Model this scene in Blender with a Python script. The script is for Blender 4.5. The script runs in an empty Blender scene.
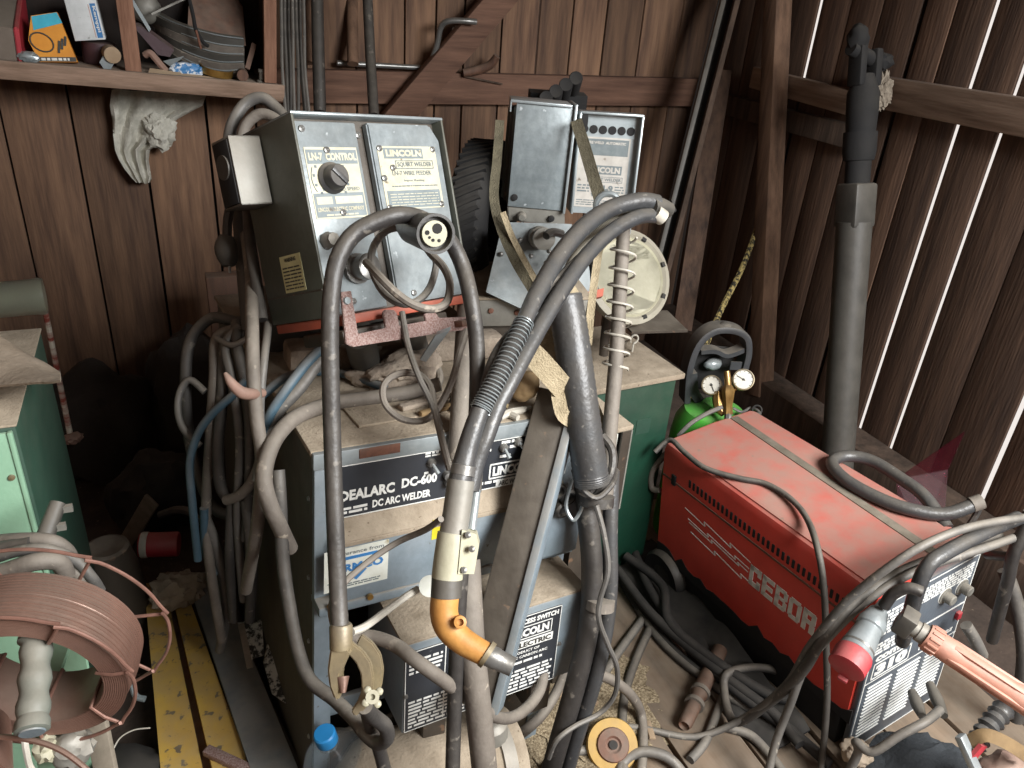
import bpy, bmesh, math, random
from mathutils import Vector, Matrix, Euler, noise
random.seed(7)
SC = bpy.context.scene
COL = SC.collection
V = Vector
PI = math.pi
def rad(a): return math.radians(a)
# ------------------------------------------------------------------ camera
FPX = 773.0
pit, yaw = rad(27.4), rad(25.0)
CAM = V((0, 0, 1.6))
FW = V((math.sin(yaw)*math.cos(pit), math.cos(yaw)*math.cos(pit), -math.sin(pit)))
R0 = V((math.cos(yaw), -math.sin(yaw), 0))
U0 = R0.cross(FW)
_g = V((-120, 1486)).normalized()
IX = R0*_g.y + U0*(-_g.x)
IY = R0*(-_g.x) - U0*_g.y
def ray(x, y): return FW + IX*((x-512)/FPX) + IY*((y-384)/FPX)
def P(x, y, d): return CAM + ray(x, y)*d
def PX(x, y, X): r = ray(x, y); return CAM + r*(X/r.x)
def PY(x, y, Y): r = ray(x, y); return CAM + r*(Y/r.y)
def PZ(x, y, Z): r = ray(x, y); return CAM + r*((Z-1.6)/r.z)
def Q(l): return [P(*t) for t in l]
def onp(M, x, y, ax, val):
    "local point where the sight line through a pixel meets a local plane of frame M"
    Mi = M.inverted(); o = Mi @ CAM; r = Mi.to_3x3() @ ray(x, y)
    return o + r*((val-o[ax])/r[ax])
def frame(loc, e=(0, 0, 0)):
    return Matrix.Translation(V(loc)) @ Euler([rad(a) for a in e], 'XYZ').to_matrix().to_4x4()
def axes(o, x, y, z):
    m = Matrix.Identity(4)
    for i, v in enumerate((x, y, z)):
        for j in range(3): m[j][i] = v[j]
    m.translation = V(o); return m
def zto(a, b, roll=V((0, 0, 1))):
    "frame at a whose z axis points to b"
    z = (V(b)-V(a)).normalized()
    x = roll.cross(z)
    if x.length < 1e-3: x = V((1, 0, 0)).cross(z)
    x.normalize(); return axes(a, x, z.cross(x), z)
FRONT = axes((0, 0, 0), (1, 0, 0), (0, 0, 1), (0, -1, 0))   # lettering on a face that looks to -y
LEFT = axes((0, 0, 0), (0, -1, 0), (0, 0, 1), (-1, 0, 0))   # lettering on a face that looks to -x
# ------------------------------------------------------------------ materials
def srgb(c):
    if isinstance(c, str): c = [int(c[i:i+2], 16)/255 for i in (0, 2, 4)]
    return tuple((x/12.92 if x <= .04045 else ((x+.055)/1.055)**2.4) for x in c)
DUST = srgb('978e80')
def mat(name, c, c2=None, sc=9, rough=.6, metal=0, dust=0, spots=None, bump=.15, bs=90, stretch=None, island=0, alpha=None, contrast=.2):
    m = bpy.data.materials.new(name); m.use_nodes = True
    nt = m.node_tree; N = nt.nodes; Lk = nt.links
    bs_ = N['Principled BSDF']
    bs_.inputs['Roughness'].default_value = rough; bs_.inputs['Metallic'].default_value = metal
    tc = N.new('ShaderNodeTexCoord'); vec = tc.outputs['Object']
    if stretch:
        mp = N.new('ShaderNodeMapping'); mp.inputs['Scale'].default_value = stretch
        Lk.new(vec, mp.inputs['Vector']); vec = mp.outputs['Vector']
        if island:
            ge0 = N.new('ShaderNodeNewGeometry'); vm = N.new('ShaderNodeVectorMath'); vm.operation = 'MULTIPLY_ADD'
            cb = N.new('ShaderNodeCombineXYZ')
            for i in range(3): Lk.new(ge0.outputs['Random Per Island'], cb.inputs[i])
            vm.inputs[1].default_value = (37, 51, 23); Lk.new(cb.outputs[0], vm.inputs[0]); Lk.new(vec, vm.inputs[2]); vec = vm.outputs[0]
    c = srgb(c); c2 = srgb(c2) if c2 else tuple(x*.7 for x in c)
    n1 = N.new('ShaderNodeTexNoise'); n1.inputs['Scale'].default_value = sc; n1.inputs['Detail'].default_value = 5; n1.inputs['Roughness'].default_value = .65
    Lk.new(vec, n1.inputs['Vector'])
    rp = N.new('ShaderNodeMapRange'); rp.inputs[1].default_value = .5-contrast; rp.inputs[2].default_value = .5+contrast
    Lk.new(n1.outputs[0], rp.inputs[0])
    mx = N.new('ShaderNodeMix'); mx.data_type = 'RGBA'
    mx.inputs[6].default_value = (*c, 1); mx.inputs[7].default_value = (*c2, 1)
    Lk.new(rp.outputs[0], mx.inputs[0]); out = mx.outputs[2]
    def mixin(fac, col, out):
        q = N.new('ShaderNodeMix'); q.data_type = 'RGBA'; Lk.new(fac, q.inputs[0]); Lk.new(out, q.inputs[6]); q.inputs[7].default_value = (*col, 1); return q.outputs[2]
    if island:
        ge = N.new('ShaderNodeNewGeometry'); hs = N.new('ShaderNodeHueSaturation')
        r2 = N.new('ShaderNodeMapRange'); r2.inputs[3].default_value = 1-island; r2.inputs[4].default_value = 1+island
        Lk.new(ge.outputs['Random Per Island'], r2.inputs[0]); Lk.new(r2.outputs[0], hs.inputs['Value']); Lk.new(out, hs.inputs['Color']); out = hs.outputs[0]
    if spots:
        n2 = N.new('ShaderNodeTexNoise'); n2.inputs['Scale'].default_value = spots[2] if len(spots) > 2 else 60; n2.inputs['Detail'].default_value = 4
        Lk.new(tc.outputs['Object'], n2.inputs['Vector'])
        r3 = N.new('ShaderNodeMapRange'); r3.inputs[1].default_value = spots[1]; r3.inputs[2].default_value = spots[1]+.06
        Lk.new(n2.outputs[0], r3.inputs[0]); out = mixin(r3.outputs[0], srgb(spots[0]), out)
    if dust:
        g = N.new('ShaderNodeNewGeometry'); sx = N.new('ShaderNodeSeparateXYZ'); Lk.new(g.outputs['Normal'], sx.inputs[0])
        r4 = N.new('ShaderNodeMapRange'); r4.inputs[1].default_value = .05; r4.inputs[2].default_value = .9; r4.inputs[3].default_value = dust*.05; r4.inputs[4].default_value = dust
        Lk.new(sx.outputs[2], r4.inputs[0])
        n3 = N.new('ShaderNodeTexNoise'); n3.inputs['Scale'].default_value = 22; n3.inputs['Detail'].default_value = 6; Lk.new(tc.outputs['Object'], n3.inputs['Vector'])
        r5 = N.new('ShaderNodeMapRange'); r5.inputs[1].default_value = .3; r5.inputs[2].default_value = .6; r5.inputs[3].default_value = .45; Lk.new(n3.outputs[0], r5.inputs[0])
        mu = N.new('ShaderNodeMath'); mu.operation = 'MULTIPLY'; Lk.new(r4.outputs[0], mu.inputs[0]); Lk.new(r5.outputs[0], mu.inputs[1])
        out = mixin(mu.outputs[0], DUST, out)
    Lk.new(out, bs_.inputs['Base Color'])
    if bump:
        nb = N.new('ShaderNodeTexNoise'); nb.inputs['Scale'].default_value = bs; nb.inputs['Detail'].default_value = 3; Lk.new(vec, nb.inputs['Vector'])
        b = N.new('ShaderNodeBump'); b.inputs['Strength'].default_value = bump; b.inputs['Distance'].default_value = .004
        Lk.new(nb.outputs[0], b.inputs['Height']); Lk.new(b.outputs[0], bs_.inputs['Normal'])
    if alpha is not None: bs_.inputs['Alpha'].default_value = alpha
    return m
def glass(name, c, rough=.1, alpha=.35):
    m = bpy.data.materials.new(name); m.use_nodes = True; b = m.node_tree.nodes['Principled BSDF']
    b.inputs['Base Color'].default_value = (*srgb(c), 1); b.inputs['Roughness'].default_value = rough
    b.inputs['Transmission Weight'].default_value = .9; b.inputs['IOR'].default_value = 1.15; b.inputs['Alpha'].default_value = alpha
    return m
M = {}
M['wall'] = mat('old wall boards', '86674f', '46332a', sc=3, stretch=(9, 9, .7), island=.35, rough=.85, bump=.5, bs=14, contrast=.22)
M['wallr'] = mat('shade toned wall boards', '69503f', '35261e', sc=3, stretch=(9, 9, .7), island=.3, rough=.85, bump=.5, bs=14, contrast=.22)  # darker copy of the wall boards, the right wall's shade put into the colour
M['back'] = mat('dark outer boards', '2a201a', '171210', sc=4, stretch=(5, 5, 1), rough=.9)
M['railx'] = mat('rail timber', '7c5c4a', '4c3428', sc=3, stretch=(.8, 9, 9), rough=.85, bump=.4, bs=14)
M['raily'] = mat('side rail timber', 'a18a77', '6b5545', sc=3, stretch=(9, .8, 9), rough=.85, bump=.4, bs=14)
M['postw'] = mat('post timber', '7d604b', '4c3729', sc=3, stretch=(9, 9, .8), rough=.85, bump=.4, bs=14)
M['grim'] = mat('grimy timber', '5c4a3d', '33281f', sc=3, stretch=(9, 9, .8), rough=.9, bump=.4, bs=14)
M['shelfw'] = mat('shelf timber', 'a08572', '66503f', sc=4, stretch=(1, 9, 9), rough=.85, dust=.6, bump=.4, bs=20)
M['shelfv'] = mat('shelf upright timber', '9a735c', '694635', sc=4, stretch=(9, 9, 1), rough=.85, bump=.4, bs=20)
M['plank'] = mat('floor plank', '86705a', '584735', sc=3, stretch=(7, .8, 7), rough=.9, dust=.3, island=.18)
M['dirt'] = mat('floor dirt', '52443a', '2c241e', sc=7, rough=.95, bump=.8, bs=60, spots=('7a6b59', .68, 80))
M['saw'] = mat('sawdust', 'a39377', '64553f', sc=150, rough=.95, bump=1, bs=220, contrast=.12)
M['steel'] = mat('blue grey hammered paint', '919a9c', '747d80', sc=40, rough=.4, metal=.25, dust=.35, spots=('c9d0d2', .68, 40), bump=.12)
M['steel2'] = mat('pale blue machine paint', '84919a', '68757b', sc=9, rough=.5, metal=.1, dust=.9, spots=('54504a', .7, 55))
M['olive'] = mat('dark olive paint', '474c43', '33372f', sc=6, rough=.5, dust=.5)
M['olive2'] = mat('grimy olive side panel', '4a473c', '302e27', sc=5, stretch=(2, 2, .6), rough=.65, dust=.6)
M['galv'] = mat('galvanised sheet', 'b0b8ba', '8b9597', sc=14, rough=.32, metal=.45, dust=.3, spots=('e4e8e8', .72, 30), bump=.05)
M['greyp'] = mat('grey sheet metal', '8c8a82', '6d6a62', sc=12, rough=.55, metal=.2, dust=.7)
M['dgrey'] = mat('dark grey sheet metal', '433b32', '2d2721', sc=7, rough=.5, dust=.4, spots=('6b5340', .64, 35))
M['dusty'] = mat('thick dust on sheet metal', 'a89a86', '7d705e', sc=14, rough=.95, spots=('6a5c4b', .66, 70), bump=.5, bs=160)
M['orange'] = mat('orange red primer', 'b5553c', '8f4330', sc=12, rough=.6, dust=.3)
M['rust'] = mat('pitted rust', '785a52', '96827b', sc=300, rough=.85, bump=.4, bs=250, contrast=.1)
M['rustb'] = mat('brown rust', '7b4f3c', '51362b', sc=30, rough=.85, dust=.4)
M['black'] = mat('black panel', '22262c', '2e3238', sc=6, rough=.4, spots=('6a6c6c', .72, 45), dust=.4, bump=.03)
M['blackp'] = mat('black plastic', '1d1d1e', '2a2a2a', sc=12, rough=.5, dust=.45)
M['matt'] = mat('matt black grime', '121214', '1a1918', sc=12, rough=.85, dust=.12)
M['rubber'] = mat('dusty black cable', '302e2d', '211f1f', sc=25, rough=.5, dust=.35, spots=('5f5a53', .63, 45), bump=.3)
M['cable'] = mat('dusty grey cable', '5f5d5a', '454340', sc=14, rough=.55, dust=.6, spots=('8a8479', .64, 50), bump=.3)
M['cabled'] = mat('dark grey cable', '393735', '2a2827', sc=14, rough=.6, dust=.5, spots=('625d55', .64, 50), bump=.3)
M['cableb'] = mat('grey brown cable', '736b62', '514a43', sc=12, rough=.7, dust=.6, spots=('958b7d', .64, 45), bump=.35)
M['cablew'] = mat('pale plastic tube', 'c9c4b8', 'a8a294', sc=20, rough=.5, dust=.3)
M['blueh'] = mat('blue hose', '44606f', '334a57', sc=20, rough=.6, dust=.6)
M['rubg'] = mat('grey ribbed rubber', '3d3f41', '2d2e30', sc=22, rough=.4, dust=.3, spots=('6e6b66', .66, 60), bump=.3)
M['white'] = mat('white lettering', 'e4e4de', 'cfcfc8', sc=60, rough=.6, bump=0)
M['greyl'] = mat('grey lettering', '6f7778', '5b6465', sc=60, rough=.6, bump=0)
M['dark'] = mat('dark lettering', '45443f', '35342f', sc=60, rough=.6, bump=0)
M['cream'] = mat('cream plate', 'cbc6ae', 'b3ac92', sc=30, rough=.5, bump=0, spots=('6d604a', .68, 50))
M['plategrey'] = mat('grey plate band', '7f8889', '6d7677', sc=40, rough=.5, bump=0)
M['paper'] = mat('paper sticker', 'd6d8cf', 'c3c4b6', sc=30, rough=.7, bump=0, spots=('9b8f6c', .7, 25))
M['bluel'] = mat('blue print', '2f6fa8', '3a7ab2', sc=30, rough=.6, bump=0)
M['yels'] = mat('yellow sticker', 'd8c92a', 'b9a823', sc=30, rough=.6, bump=0)
M['pys'] = mat('pale yellow sticker', 'd2d0a0', 'bab98a', sc=30, rough=.6, bump=0)
M['lbl9'] = mat('aluminium label', 'b9b4ab', '9f9a92', sc=30, rough=.5, bump=0, spots=('706659', .66, 60))
M['red'] = mat('red machine paint', 'cf4033', 'b8362b', sc=7, rough=.42, dust=.5, bump=.03)
M['redtop'] = mat('dusty faded red paint', 'cc4a3c', 'c47c6e', sc=5, rough=.6, dust=.6, spots=('8a6a5a', .7, 30), bump=.1)
M['redl'] = mat('bright red plastic', 'b5323d', '9c2833', sc=10, rough=.5, dust=.3)
M['strip'] = mat('dusty grey strip', '8a8071', '6f6658', sc=30, rough=.8)
M['panel'] = mat('slate front panel', '59626b', '4a525b', sc=10, rough=.4, metal=.1, dust=.5)
M['brass'] = mat('brass', 'b08a4a', '86652f', sc=20, rough=.35, metal=.7, dust=.3)
M['bronze'] = mat('dusty bronze', '938463', '6b5e45', sc=25, rough=.5, metal=.35, dust=.5)
M['copperneck'] = mat('worn orange sleeve', 'c8934e', 'a06c33', sc=14, rough=.55, spots=('6e5637', .68, 60))
M['steelr'] = mat('bare steel', '8f8f8c', '6e6d6a', sc=20, rough=.35, metal=.6, dust=.4)
M['clampc'] = mat('cream clamp plastic', 'b9b59c', '9c987f', sc=14, rough=.5, dust=.4)
M['dgreen'] = mat('dark green paint', '0b3f2d', '083325', sc=8, rough=.5, dust=.4)
M['lgreen'] = mat('light green paint', '8db396', '7ba386', sc=7, rough=.5, dust=.35, spots=('4b6a52', .73, 30))
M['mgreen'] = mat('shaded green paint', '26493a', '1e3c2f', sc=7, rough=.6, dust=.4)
M['bottle'] = mat('bright green cylinder paint', '52c93c', '43b030', sc=7, rough=.4, dust=.35)
M['yellow'] = mat('worn yellow paint', 'd4ab33', 'b98d28', sc=6, rough=.6, spots=('5a4a2c', .60, 50), dust=.4)
M['yeld'] = mat('yellow disc', 'c79f48', 'a88236', sc=9, rough=.7, dust=.3)
M['bluep'] = mat('blue grey plank', '59636a', '474f55', sc=8, rough=.6, dust=.5)
M['copper'] = mat('copper wire', '8d6a5b', '63483e', sc=5, rough=.42, metal=.4, dust=.3, stretch=(1, 1, 1))
M['wirec'] = mat('coppered wire frame', '8f6a5c', '6d4f44', sc=40, rough=.45, metal=.3)
M['grip'] = mat('grey green grip', '6c7067', '555a52', sc=16, rough=.6, dust=.5)
M['card'] = mat('dusty cardboard', 'ab9b88', '897a67', sc=12, rough=.95, bump=.4)
M['canvas'] = mat('beige canvas', 'b8a88a', '8f8166', sc=40, rough=.95, bump=.8, bs=300)
M['strap'] = mat('olive webbing strap', '6b6450', '524c3c', sc=40, rough=.95, bump=.8, bs=300)
M['leather'] = mat('tan leather', '8d7450', '6a5539', sc=14, rough=.8)
M['rag'] = mat('grey rag', 'cfccc0', '9c998c', sc=16, rough=.95, bump=.8, bs=120)
M['ragd'] = mat('dirty beige rag', 'aa9c8b', '75685b', sc=16, rough=.95, bump=.8, bs=120)
M['ragb'] = mat('black rag', '3b3f42', '2a2d30', sc=16, rough=.9, bump=.8, bs=120)
M['sack'] = mat('dark sack', '38322c', '27231f', sc=7, rough=.95, bump=.6)
M['creamd'] = mat('cream disc paint', '9d9888', '868071', sc=9, rough=.55, dust=.3)
M['peach'] = mat('faded orange plastic', 'c58a74', 'a97360', sc=14, rough=.55, dust=.4)
M['wood'] = mat('turned wood', '6d4c39', '4a3327', sc=6, stretch=(6, 6, 1), rough=.7, dust=.3)
M['chip'] = mat('pale wood chip', 'b39d82', '8a745b', sc=6, rough=.85)
M['boxo'] = mat('orange carton', 'e39a2b', 'cf8420', sc=14, rough=.6, bump=0, spots=('8a5a20', .7, 50))
M['cyan'] = mat('cyan print', '3fb6cf', '35a3bb', sc=30, rough=.6, bump=0)
M['boxw'] = mat('white carton', 'd9dcdc', 'c5c9c8', sc=30, rough=.6, bump=0, spots=('a5a8a5', .66, 40))
M['purple'] = mat('purple brown plastic', '4a3137', '39262b', sc=12, rough=.5, dust=.3)
M['terr'] = mat('speckled board', 'b9b9b2', '2f2f2e', sc=55, rough=.8, contrast=.05)
M['rope'] = mat('speckled yellow and black rope', 'a3905a', '2c2820', sc=70, rough=.95, contrast=.05)
M['stripe'] = mat('flaking striped paint', 'c9c4b4', '8a4034', sc=4, stretch=(1, 1, 8), rough=.8, contrast=.08, spots=('b9b93a', .62, 9))
M['redfilm'] = glass('red translucent film', '8e2e44', .25, .45)
M['jar'] = glass('dusty glass', 'b9bfae', .3, .6)
M['pet'] = glass('clear plastic', 'ccd4d6', .15, .5)
M['bluecap'] = mat('blue cap', '2f8fd0', '2a82c0', sc=20, rough=.4, bump=0)
M['drum'] = mat('grey pipe metal', '474540', '35332f', sc=10, rough=.55, dust=.4)
M['gauge'] = mat('gauge face', 'd9d6ca', 'c6c2b4', sc=40, rough=.4, bump=0)
M['guard'] = mat('grey black guard', '3a3d40', '2b2e30', sc=12, rough=.45, dust=.6)
M['pink'] = mat('faded pink plastic', '99796b', '7d6153', sc=20, rough=.7, dust=.3)
M['toolbox'] = mat('grey brown box', '7f7367', '64594e', sc=10, rough=.7, dust=.5)
M['net'] = mat('cobweb fluff', '94897a', '5d5347', sc=60, rough=1, bump=1)
# ------------------------------------------------------------------ building
FR = {}
ZF = -.06
def reg(o, m): o.matrix_world = m; FR[o.name] = m.copy()
def tag(o, L=None, C=None, G=None, K=None):
    if L: o['label'] = L
    if C: o['category'] = C
    if G: o['group'] = G
    if K: o['kind'] = K
    return o
def thing(name, m, L, C, G=None):
    o = bpy.data.objects.new(name, None); COL.objects.link(o); o.empty_display_size = .05
    reg(o, m if isinstance(m, Matrix) else Matrix.Translation(V(m)))
    return tag(o, L, C, G)
def cat_rom(p, sub, closed):
    n = len(p); out = []
    for i in range(n if closed else n-1):
        if closed: a, b, c, d = p[i-1], p[i], p[(i+1) % n], p[(i+2) % n]
        else: a, b, c, d = p[max(i-1, 0)], p[i], p[i+1], p[min(i+2, n-1)]
        for k in range(sub):
            t = k/sub
            out.append(.5*((2*b)+(c-a)*t+(2*a-5*b+4*c-d)*t*t+(3*b-a-3*c+d)*t**3))
    if not closed: out.append(p[-1].copy())
    return out
class B:
    def __init__(s, m=None): s.bm = bmesh.new(); s.m = m or Matrix.Identity(4)
    def add(s, vs, fs, m=None):
        T = s.m @ m if m else s.m
        vv = [s.bm.verts.new(T @ V(v)) for v in vs]
        for f in fs:
            try: s.bm.faces.new([vv[i] for i in f])
            except ValueError: pass
        return s
    def box(s, lo, hi, m=None, bev=0):
        b = bmesh.new(); bmesh.ops.create_cube(b, size=1)
        lo, hi = V(lo), V(hi)
        for v in b.verts: v.co = V([(lo[i]+hi[i])/2 + v.co[i]*(hi[i]-lo[i]) for i in range(3)])
        if bev: bmesh.ops.bevel(b, geom=b.edges[:], offset=bev, segments=2, affect='EDGES', profile=.5)
        return s.merge(b, m)
    def merge(s, b, m=None):
        b.verts.index_update()
        s.add([v.co.copy() for v in b.verts], [[v.index for v in f.verts] for f in b.faces], m); b.free(); return s
    def tube(s, pts, r, n=10, closed=False, sub=5, caps=True, flat=None, m=None):
        pts = [V(p) for p in pts]; k0 = len(pts)
        rs = r if isinstance(r, (list, tuple)) else None
        if sub > 1:
            if rs:
                rp = cat_rom([V((x, 0, 0)) for x in rs], sub, closed); rs = [p.x for p in rp]
            pts = cat_rom(pts, sub, closed)
        N = len(pts); vs = []; fs = []; up = None
        for i, p in enumerate(pts):
            a = pts[i-1] if (i or closed) else p; b = pts[(i+1) % N] if (i < N-1 or closed) else p
            t = (b-a)
            t = t.normalized() if t.length > 1e-9 else V((0, 0, 1))
            if up is None:
                up = V((0, 0, 1)) if abs(t.z) < .9 else V((1, 0, 0))
            up = (up - t*up.dot(t)).normalized(); w = t.cross(up)
            R = rs[i] if rs else r
            for j in range(n):
                a_ = 2*PI*j/n
                if flat: o = up*(math.copysign(min(abs(math.cos(a_))*1.6, 1), math.cos(a_))*flat[0]) + w*(math.copysign(min(abs(math.sin(a_))*1.6, 1), math.sin(a_))*flat[1])
                else: o = (up*math.cos(a_)+w*math.sin(a_))*R
                vs.append(p+o)
        for i in range(N if closed else N-1):
            for j in range(n):
                i2 = (i+1) % N; j2 = (j+1) % n
                fs.append((i*n+j, i*n+j2, i2*n+j2, i2*n+j))
        if caps and not closed:
            fs.append(tuple(range(n))[::-1]); fs.append(tuple((N-1)*n+j for j in range(n)))
        return s.add(vs, fs, m)
    def lathe(s, prof, m=None, n=28, a0=0, a1=2*PI, cap=True):
        cap = cap and (V(prof[0])-V(prof[-1])).length > 1e-6
        full = abs(a1-a0-2*PI) < 1e-6; K = n if full else n+1; vs = []; fs = []
        for r, z in prof:
            for j in range(K):
                a = a0+(a1-a0)*j/n; vs.append((r*math.cos(a), r*math.sin(a), z))
        for i in range(len(prof)-1):
            for j in range(n):
                j2 = (j+1) % K
                fs.append((i*K+j, i*K+j2, (i+1)*K+j2, (i+1)*K+j))
        if full and cap:
            if prof[0][0] > 1e-6: fs.append(tuple(range(K))[::-1])
            if prof[-1][0] > 1e-6: fs.append(tuple((len(prof)-1)*K+j for j in range(K)))
        return s.add(vs, fs, m)
    def ring(s, R, r, m=None, n=32, k=8, sq=1):
        "torus: R major, r minor"
        return s.tube([V((R*math.cos(2*PI*i/n), R*math.sin(2*PI*i/n), 0)) for i in range(n)], r, n=k, closed=True, sub=1, m=m)
    def prism(s, poly, z0, z1, m=None, bev=0):
        b = bmesh.new(); n = len(poly)
        lo = [b.verts.new((x, y, z0)) for x, y in poly]; hi = [b.verts.new((x, y, z1)) for x, y in poly]
        b.faces.new(lo[::-1]); b.faces.new(hi)
        for i in range(n): b.faces.new((lo[i], lo[(i+1) % n], hi[(i+1) % n], hi[i]))
        bmesh.ops.recalc_face_normals(b, faces=b.faces)
        if bev: bmesh.ops.bevel(b, geom=b.edges[:], offset=bev, segments=2, affect='EDGES')
        return s.merge(b, m)
    def slab(s, corners, th):
        "polygon of world points made thick by vector th (away from the eye)"
        cs = [V(c) for c in corners]; n = len(cs); th = V(th)
        vs = cs + [c+th for c in cs]
        fs = [tuple(range(n)), tuple(range(2*n-1, n-1, -1))] + [(i, i+n, (i+1) % n+n, (i+1) % n) for i in range(n)]
        return s.add(vs, fs)
    def bar(s, a, b, w, h, up=(0, 0, 1), bev=0):
        "rectangular bar from a to b: w across, h along up"
        a, b = V(a), V(b); z = (b-a); L = z.length; z.normalize(); y = V(up); y = (y-z*y.dot(z)).normalized(); x = y.cross(z)
        return s.box((-w/2, -h/2, 0), (w/2, h/2, L), axes(a, x, y, z), bev)
    def blob(s, c, r, amp=.15, fr=3, seed=0, m=None, sub=4, floor=None, rot=(0, 0, 0)):
        b = bmesh.new(); bmesh.ops.create_icosphere(b, subdivisions=sub, radius=1)
        R = Euler([rad(a) for a in rot]).to_matrix(); r = V(r)
        for v in b.verts:
            k = 1+amp*noise.noise(v.co*fr+V((seed*7.1, seed*3.3, 0)))+amp*.5*noise.noise(v.co*fr*2.6+V((0, seed*5.1, 9)))
            v.co = V(c)+R @ V([v.co[i]*r[i]*k for i in range(3)])
            if floor is not None and v.co.z < floor: v.co.z = floor+(v.co.z-floor)*.05
        return s.merge(b, m)
    def sheet(s, rows, th):
        "cloth from rows of points with thickness vector"
        nr = len(rows); nc = len(rows[0]); th = V(th); vs = [V(p) for r in rows for p in r]; K = len(vs)
        vs = vs+[v+th for v in vs]; fs = []
        for i in range(nr-1):
            for j in range(nc-1):
                a = i*nc+j; q = (a, a+1, a+nc+1, a+nc); fs.append(q); fs.append(tuple(x+K for x in q[::-1]))
        bd = [j for j in range(nc)]+[i*nc+nc-1 for i in range(1, nr)]+[(nr-1)*nc+j for j in range(nc-2, -1, -1)]+[i*nc for i in range(nr-2, 0, -1)]
        for i in range(len(bd)): a, b = bd[i], bd[(i+1) % len(bd)]; fs.append((a, a+K, b+K, b))
        return s.add(vs, fs)
    def text(s, t, rect, base, bold=.0, ex=.0006):
        cu = bpy.data.curves.new('t', 'FONT'); cu.body = t; cu.offset = bold*1.5; cu.extrude = 0; cu.resolution_u = 2
        ob = bpy.data.objects.new('t', cu); COL.objects.link(ob)
        bpy.context.view_layer.update()
        me = bpy.data.meshes.new_from_object(ob.evaluated_get(bpy.context.evaluated_depsgraph_get()))
        bpy.data.objects.remove(ob); bpy.data.curves.remove(cu)
        xs = [v.co.x for v in me.vertices]; ys = [v.co.y for v in me.vertices]
        if not xs: return s
        x0, x1, y0, y1 = min(xs), max(xs), min(ys), max(ys); u0, v0, u1, v1 = rect
        vs = [(u0+(v.co.x-x0)/(x1-x0)*(u1-u0), v0+(v.co.y-y0)/(y1-y0)*(v1-v0)) for v in me.vertices]
        n = len(vs)
        s.add([(a, b, ex) for a, b in vs], [tuple(p.vertices) for p in me.polygons], base)
        bpy.data.meshes.remove(me); return s
    def rect(s, r, base, ex=.0005): return s.box((r[0], r[1], 0), (r[2], r[3], ex), base)
    def outline(s, r, w, base, ex=.0006):
        a, b, c, d = r
        for q in ((a, b, c, b+w), (a, d-w, c, d), (a, b, a+w, d), (c-w, b, c, d)): s.rect(q, base, ex)
        return s
    def dashes(s, r, rows, base, seed=1, fill=.6, ex=.0006):
        rn = random.Random(seed); h = (r[3]-r[1])/rows
        for i in range(rows):
            y = r[3]-h*(i+1); x = r[0]
            while x < r[2]-h*.4:
                w = min(h*rn.uniform(.8, 3.5), r[2]-x); s.rect((x, y, x+w, y+h*fill), base, ex); x += w+h*.45
        return s
    def done(s, name, m, parent=None, L=None, C=None, G=None, K=None, smooth=38):
        bmesh.ops.recalc_face_normals(s.bm, faces=s.bm.faces)
        me = bpy.data.meshes.new(name)
        if parent: T = FR[parent.name]
        elif K == 'structure': T = Matrix.Identity(4)
        else:
            xs = [v.co for v in s.bm.verts]
            T = Matrix.Translation(V([(min(v[i] for v in xs)+max(v[i] for v in xs))/2 for i in range(2)]+[min(v.z for v in xs)]))
        s.bm.transform(T.inverted()); s.bm.to_mesh(me); s.bm.free()
        if smooth:
            me.polygons.foreach_set('use_smooth', [True]*len(me.polygons)); me.set_sharp_from_angle(angle=rad(smooth))
        me.materials.append(M[m] if isinstance(m, str) else m)
        o = bpy.data.objects.new(name, me); COL.objects.link(o)
        if parent: o.parent = parent; FR[o.name] = T.copy()
        else: reg(o, T)
        return tag(o, L, C, G, K)
def cable(name, pts, r, m, L, C='cable', G=None, parent=None, n=10, sub=6, world=False):
    w = []
    for p in (pts if world else Q(pts)):     # nothing sinks into the floor
        p = V(p); z = ZF+r+.008
        w.append(CAM+(p-CAM)*((z-1.6)/(p.z-1.6)) if p.z < z else p)
    return B().tube(w, r, n=n, sub=sub).done(name, m, parent, L, C, G)
# ------------------------------------------------------------------ the shed
b = B(); nx, ny = 60, 60
def fl(x, y): return ZF+.012*noise.noise(V((x*4, y*4, 0)))-.012
b.add([(-1.2+3.7*i/nx, -1.4+4.7*j/ny, fl(-1.2+3.7*i/nx, -1.4+4.7*j/ny)) for j in range(ny+1) for i in range(nx+1)],
      [(j*(nx+1)+i, j*(nx+1)+i+1, (j+1)*(nx+1)+i+1, (j+1)*(nx+1)+i) for j in range(ny) for i in range(nx)])
b.done('floor', 'dirt', K='structure')
b = B()     # floor boards in the middle of the shed, nailed down
for i, (x0, w, y0, y1) in enumerate([(.80, .17, -.9, 1.72), (.98, .18, -.9, 1.66), (1.17, .17, -.9, 1.62), (1.35, .18, -.9, 1.9), (1.54, .18, -.9, 1.9), (1.73, .18, -.9, 1.8)]):
    b.box((x0, y0, ZF-.03), (x0+w, y1, ZF+.006+.004*(i % 2)), frame((0, 0, 0), (0, 0, 0)), .004)
b.done('floor', 'plank', K='structure')
rn = random.Random(3)
b = B(); xs = [-1.25, -1.0, -.75, -.502, -.29, -.072, .155, .33, .53, .72, .913, 1.04, 1.159, 1.32, 1.486, 1.64, 1.80, 1.98, 2.18, 2.40]
for i in range(len(xs)-1):
    g = .007 if i not in (5, 13) else .010
    b.box((xs[i]+g/2, 3.2+rn.uniform(0, .008), -.3), (xs[i+1]-g/2, 3.225+rn.uniform(0, .008), 2.45), None, .003)
b.done('wall_back', 'wall', K='structure')
b = B()
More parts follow.
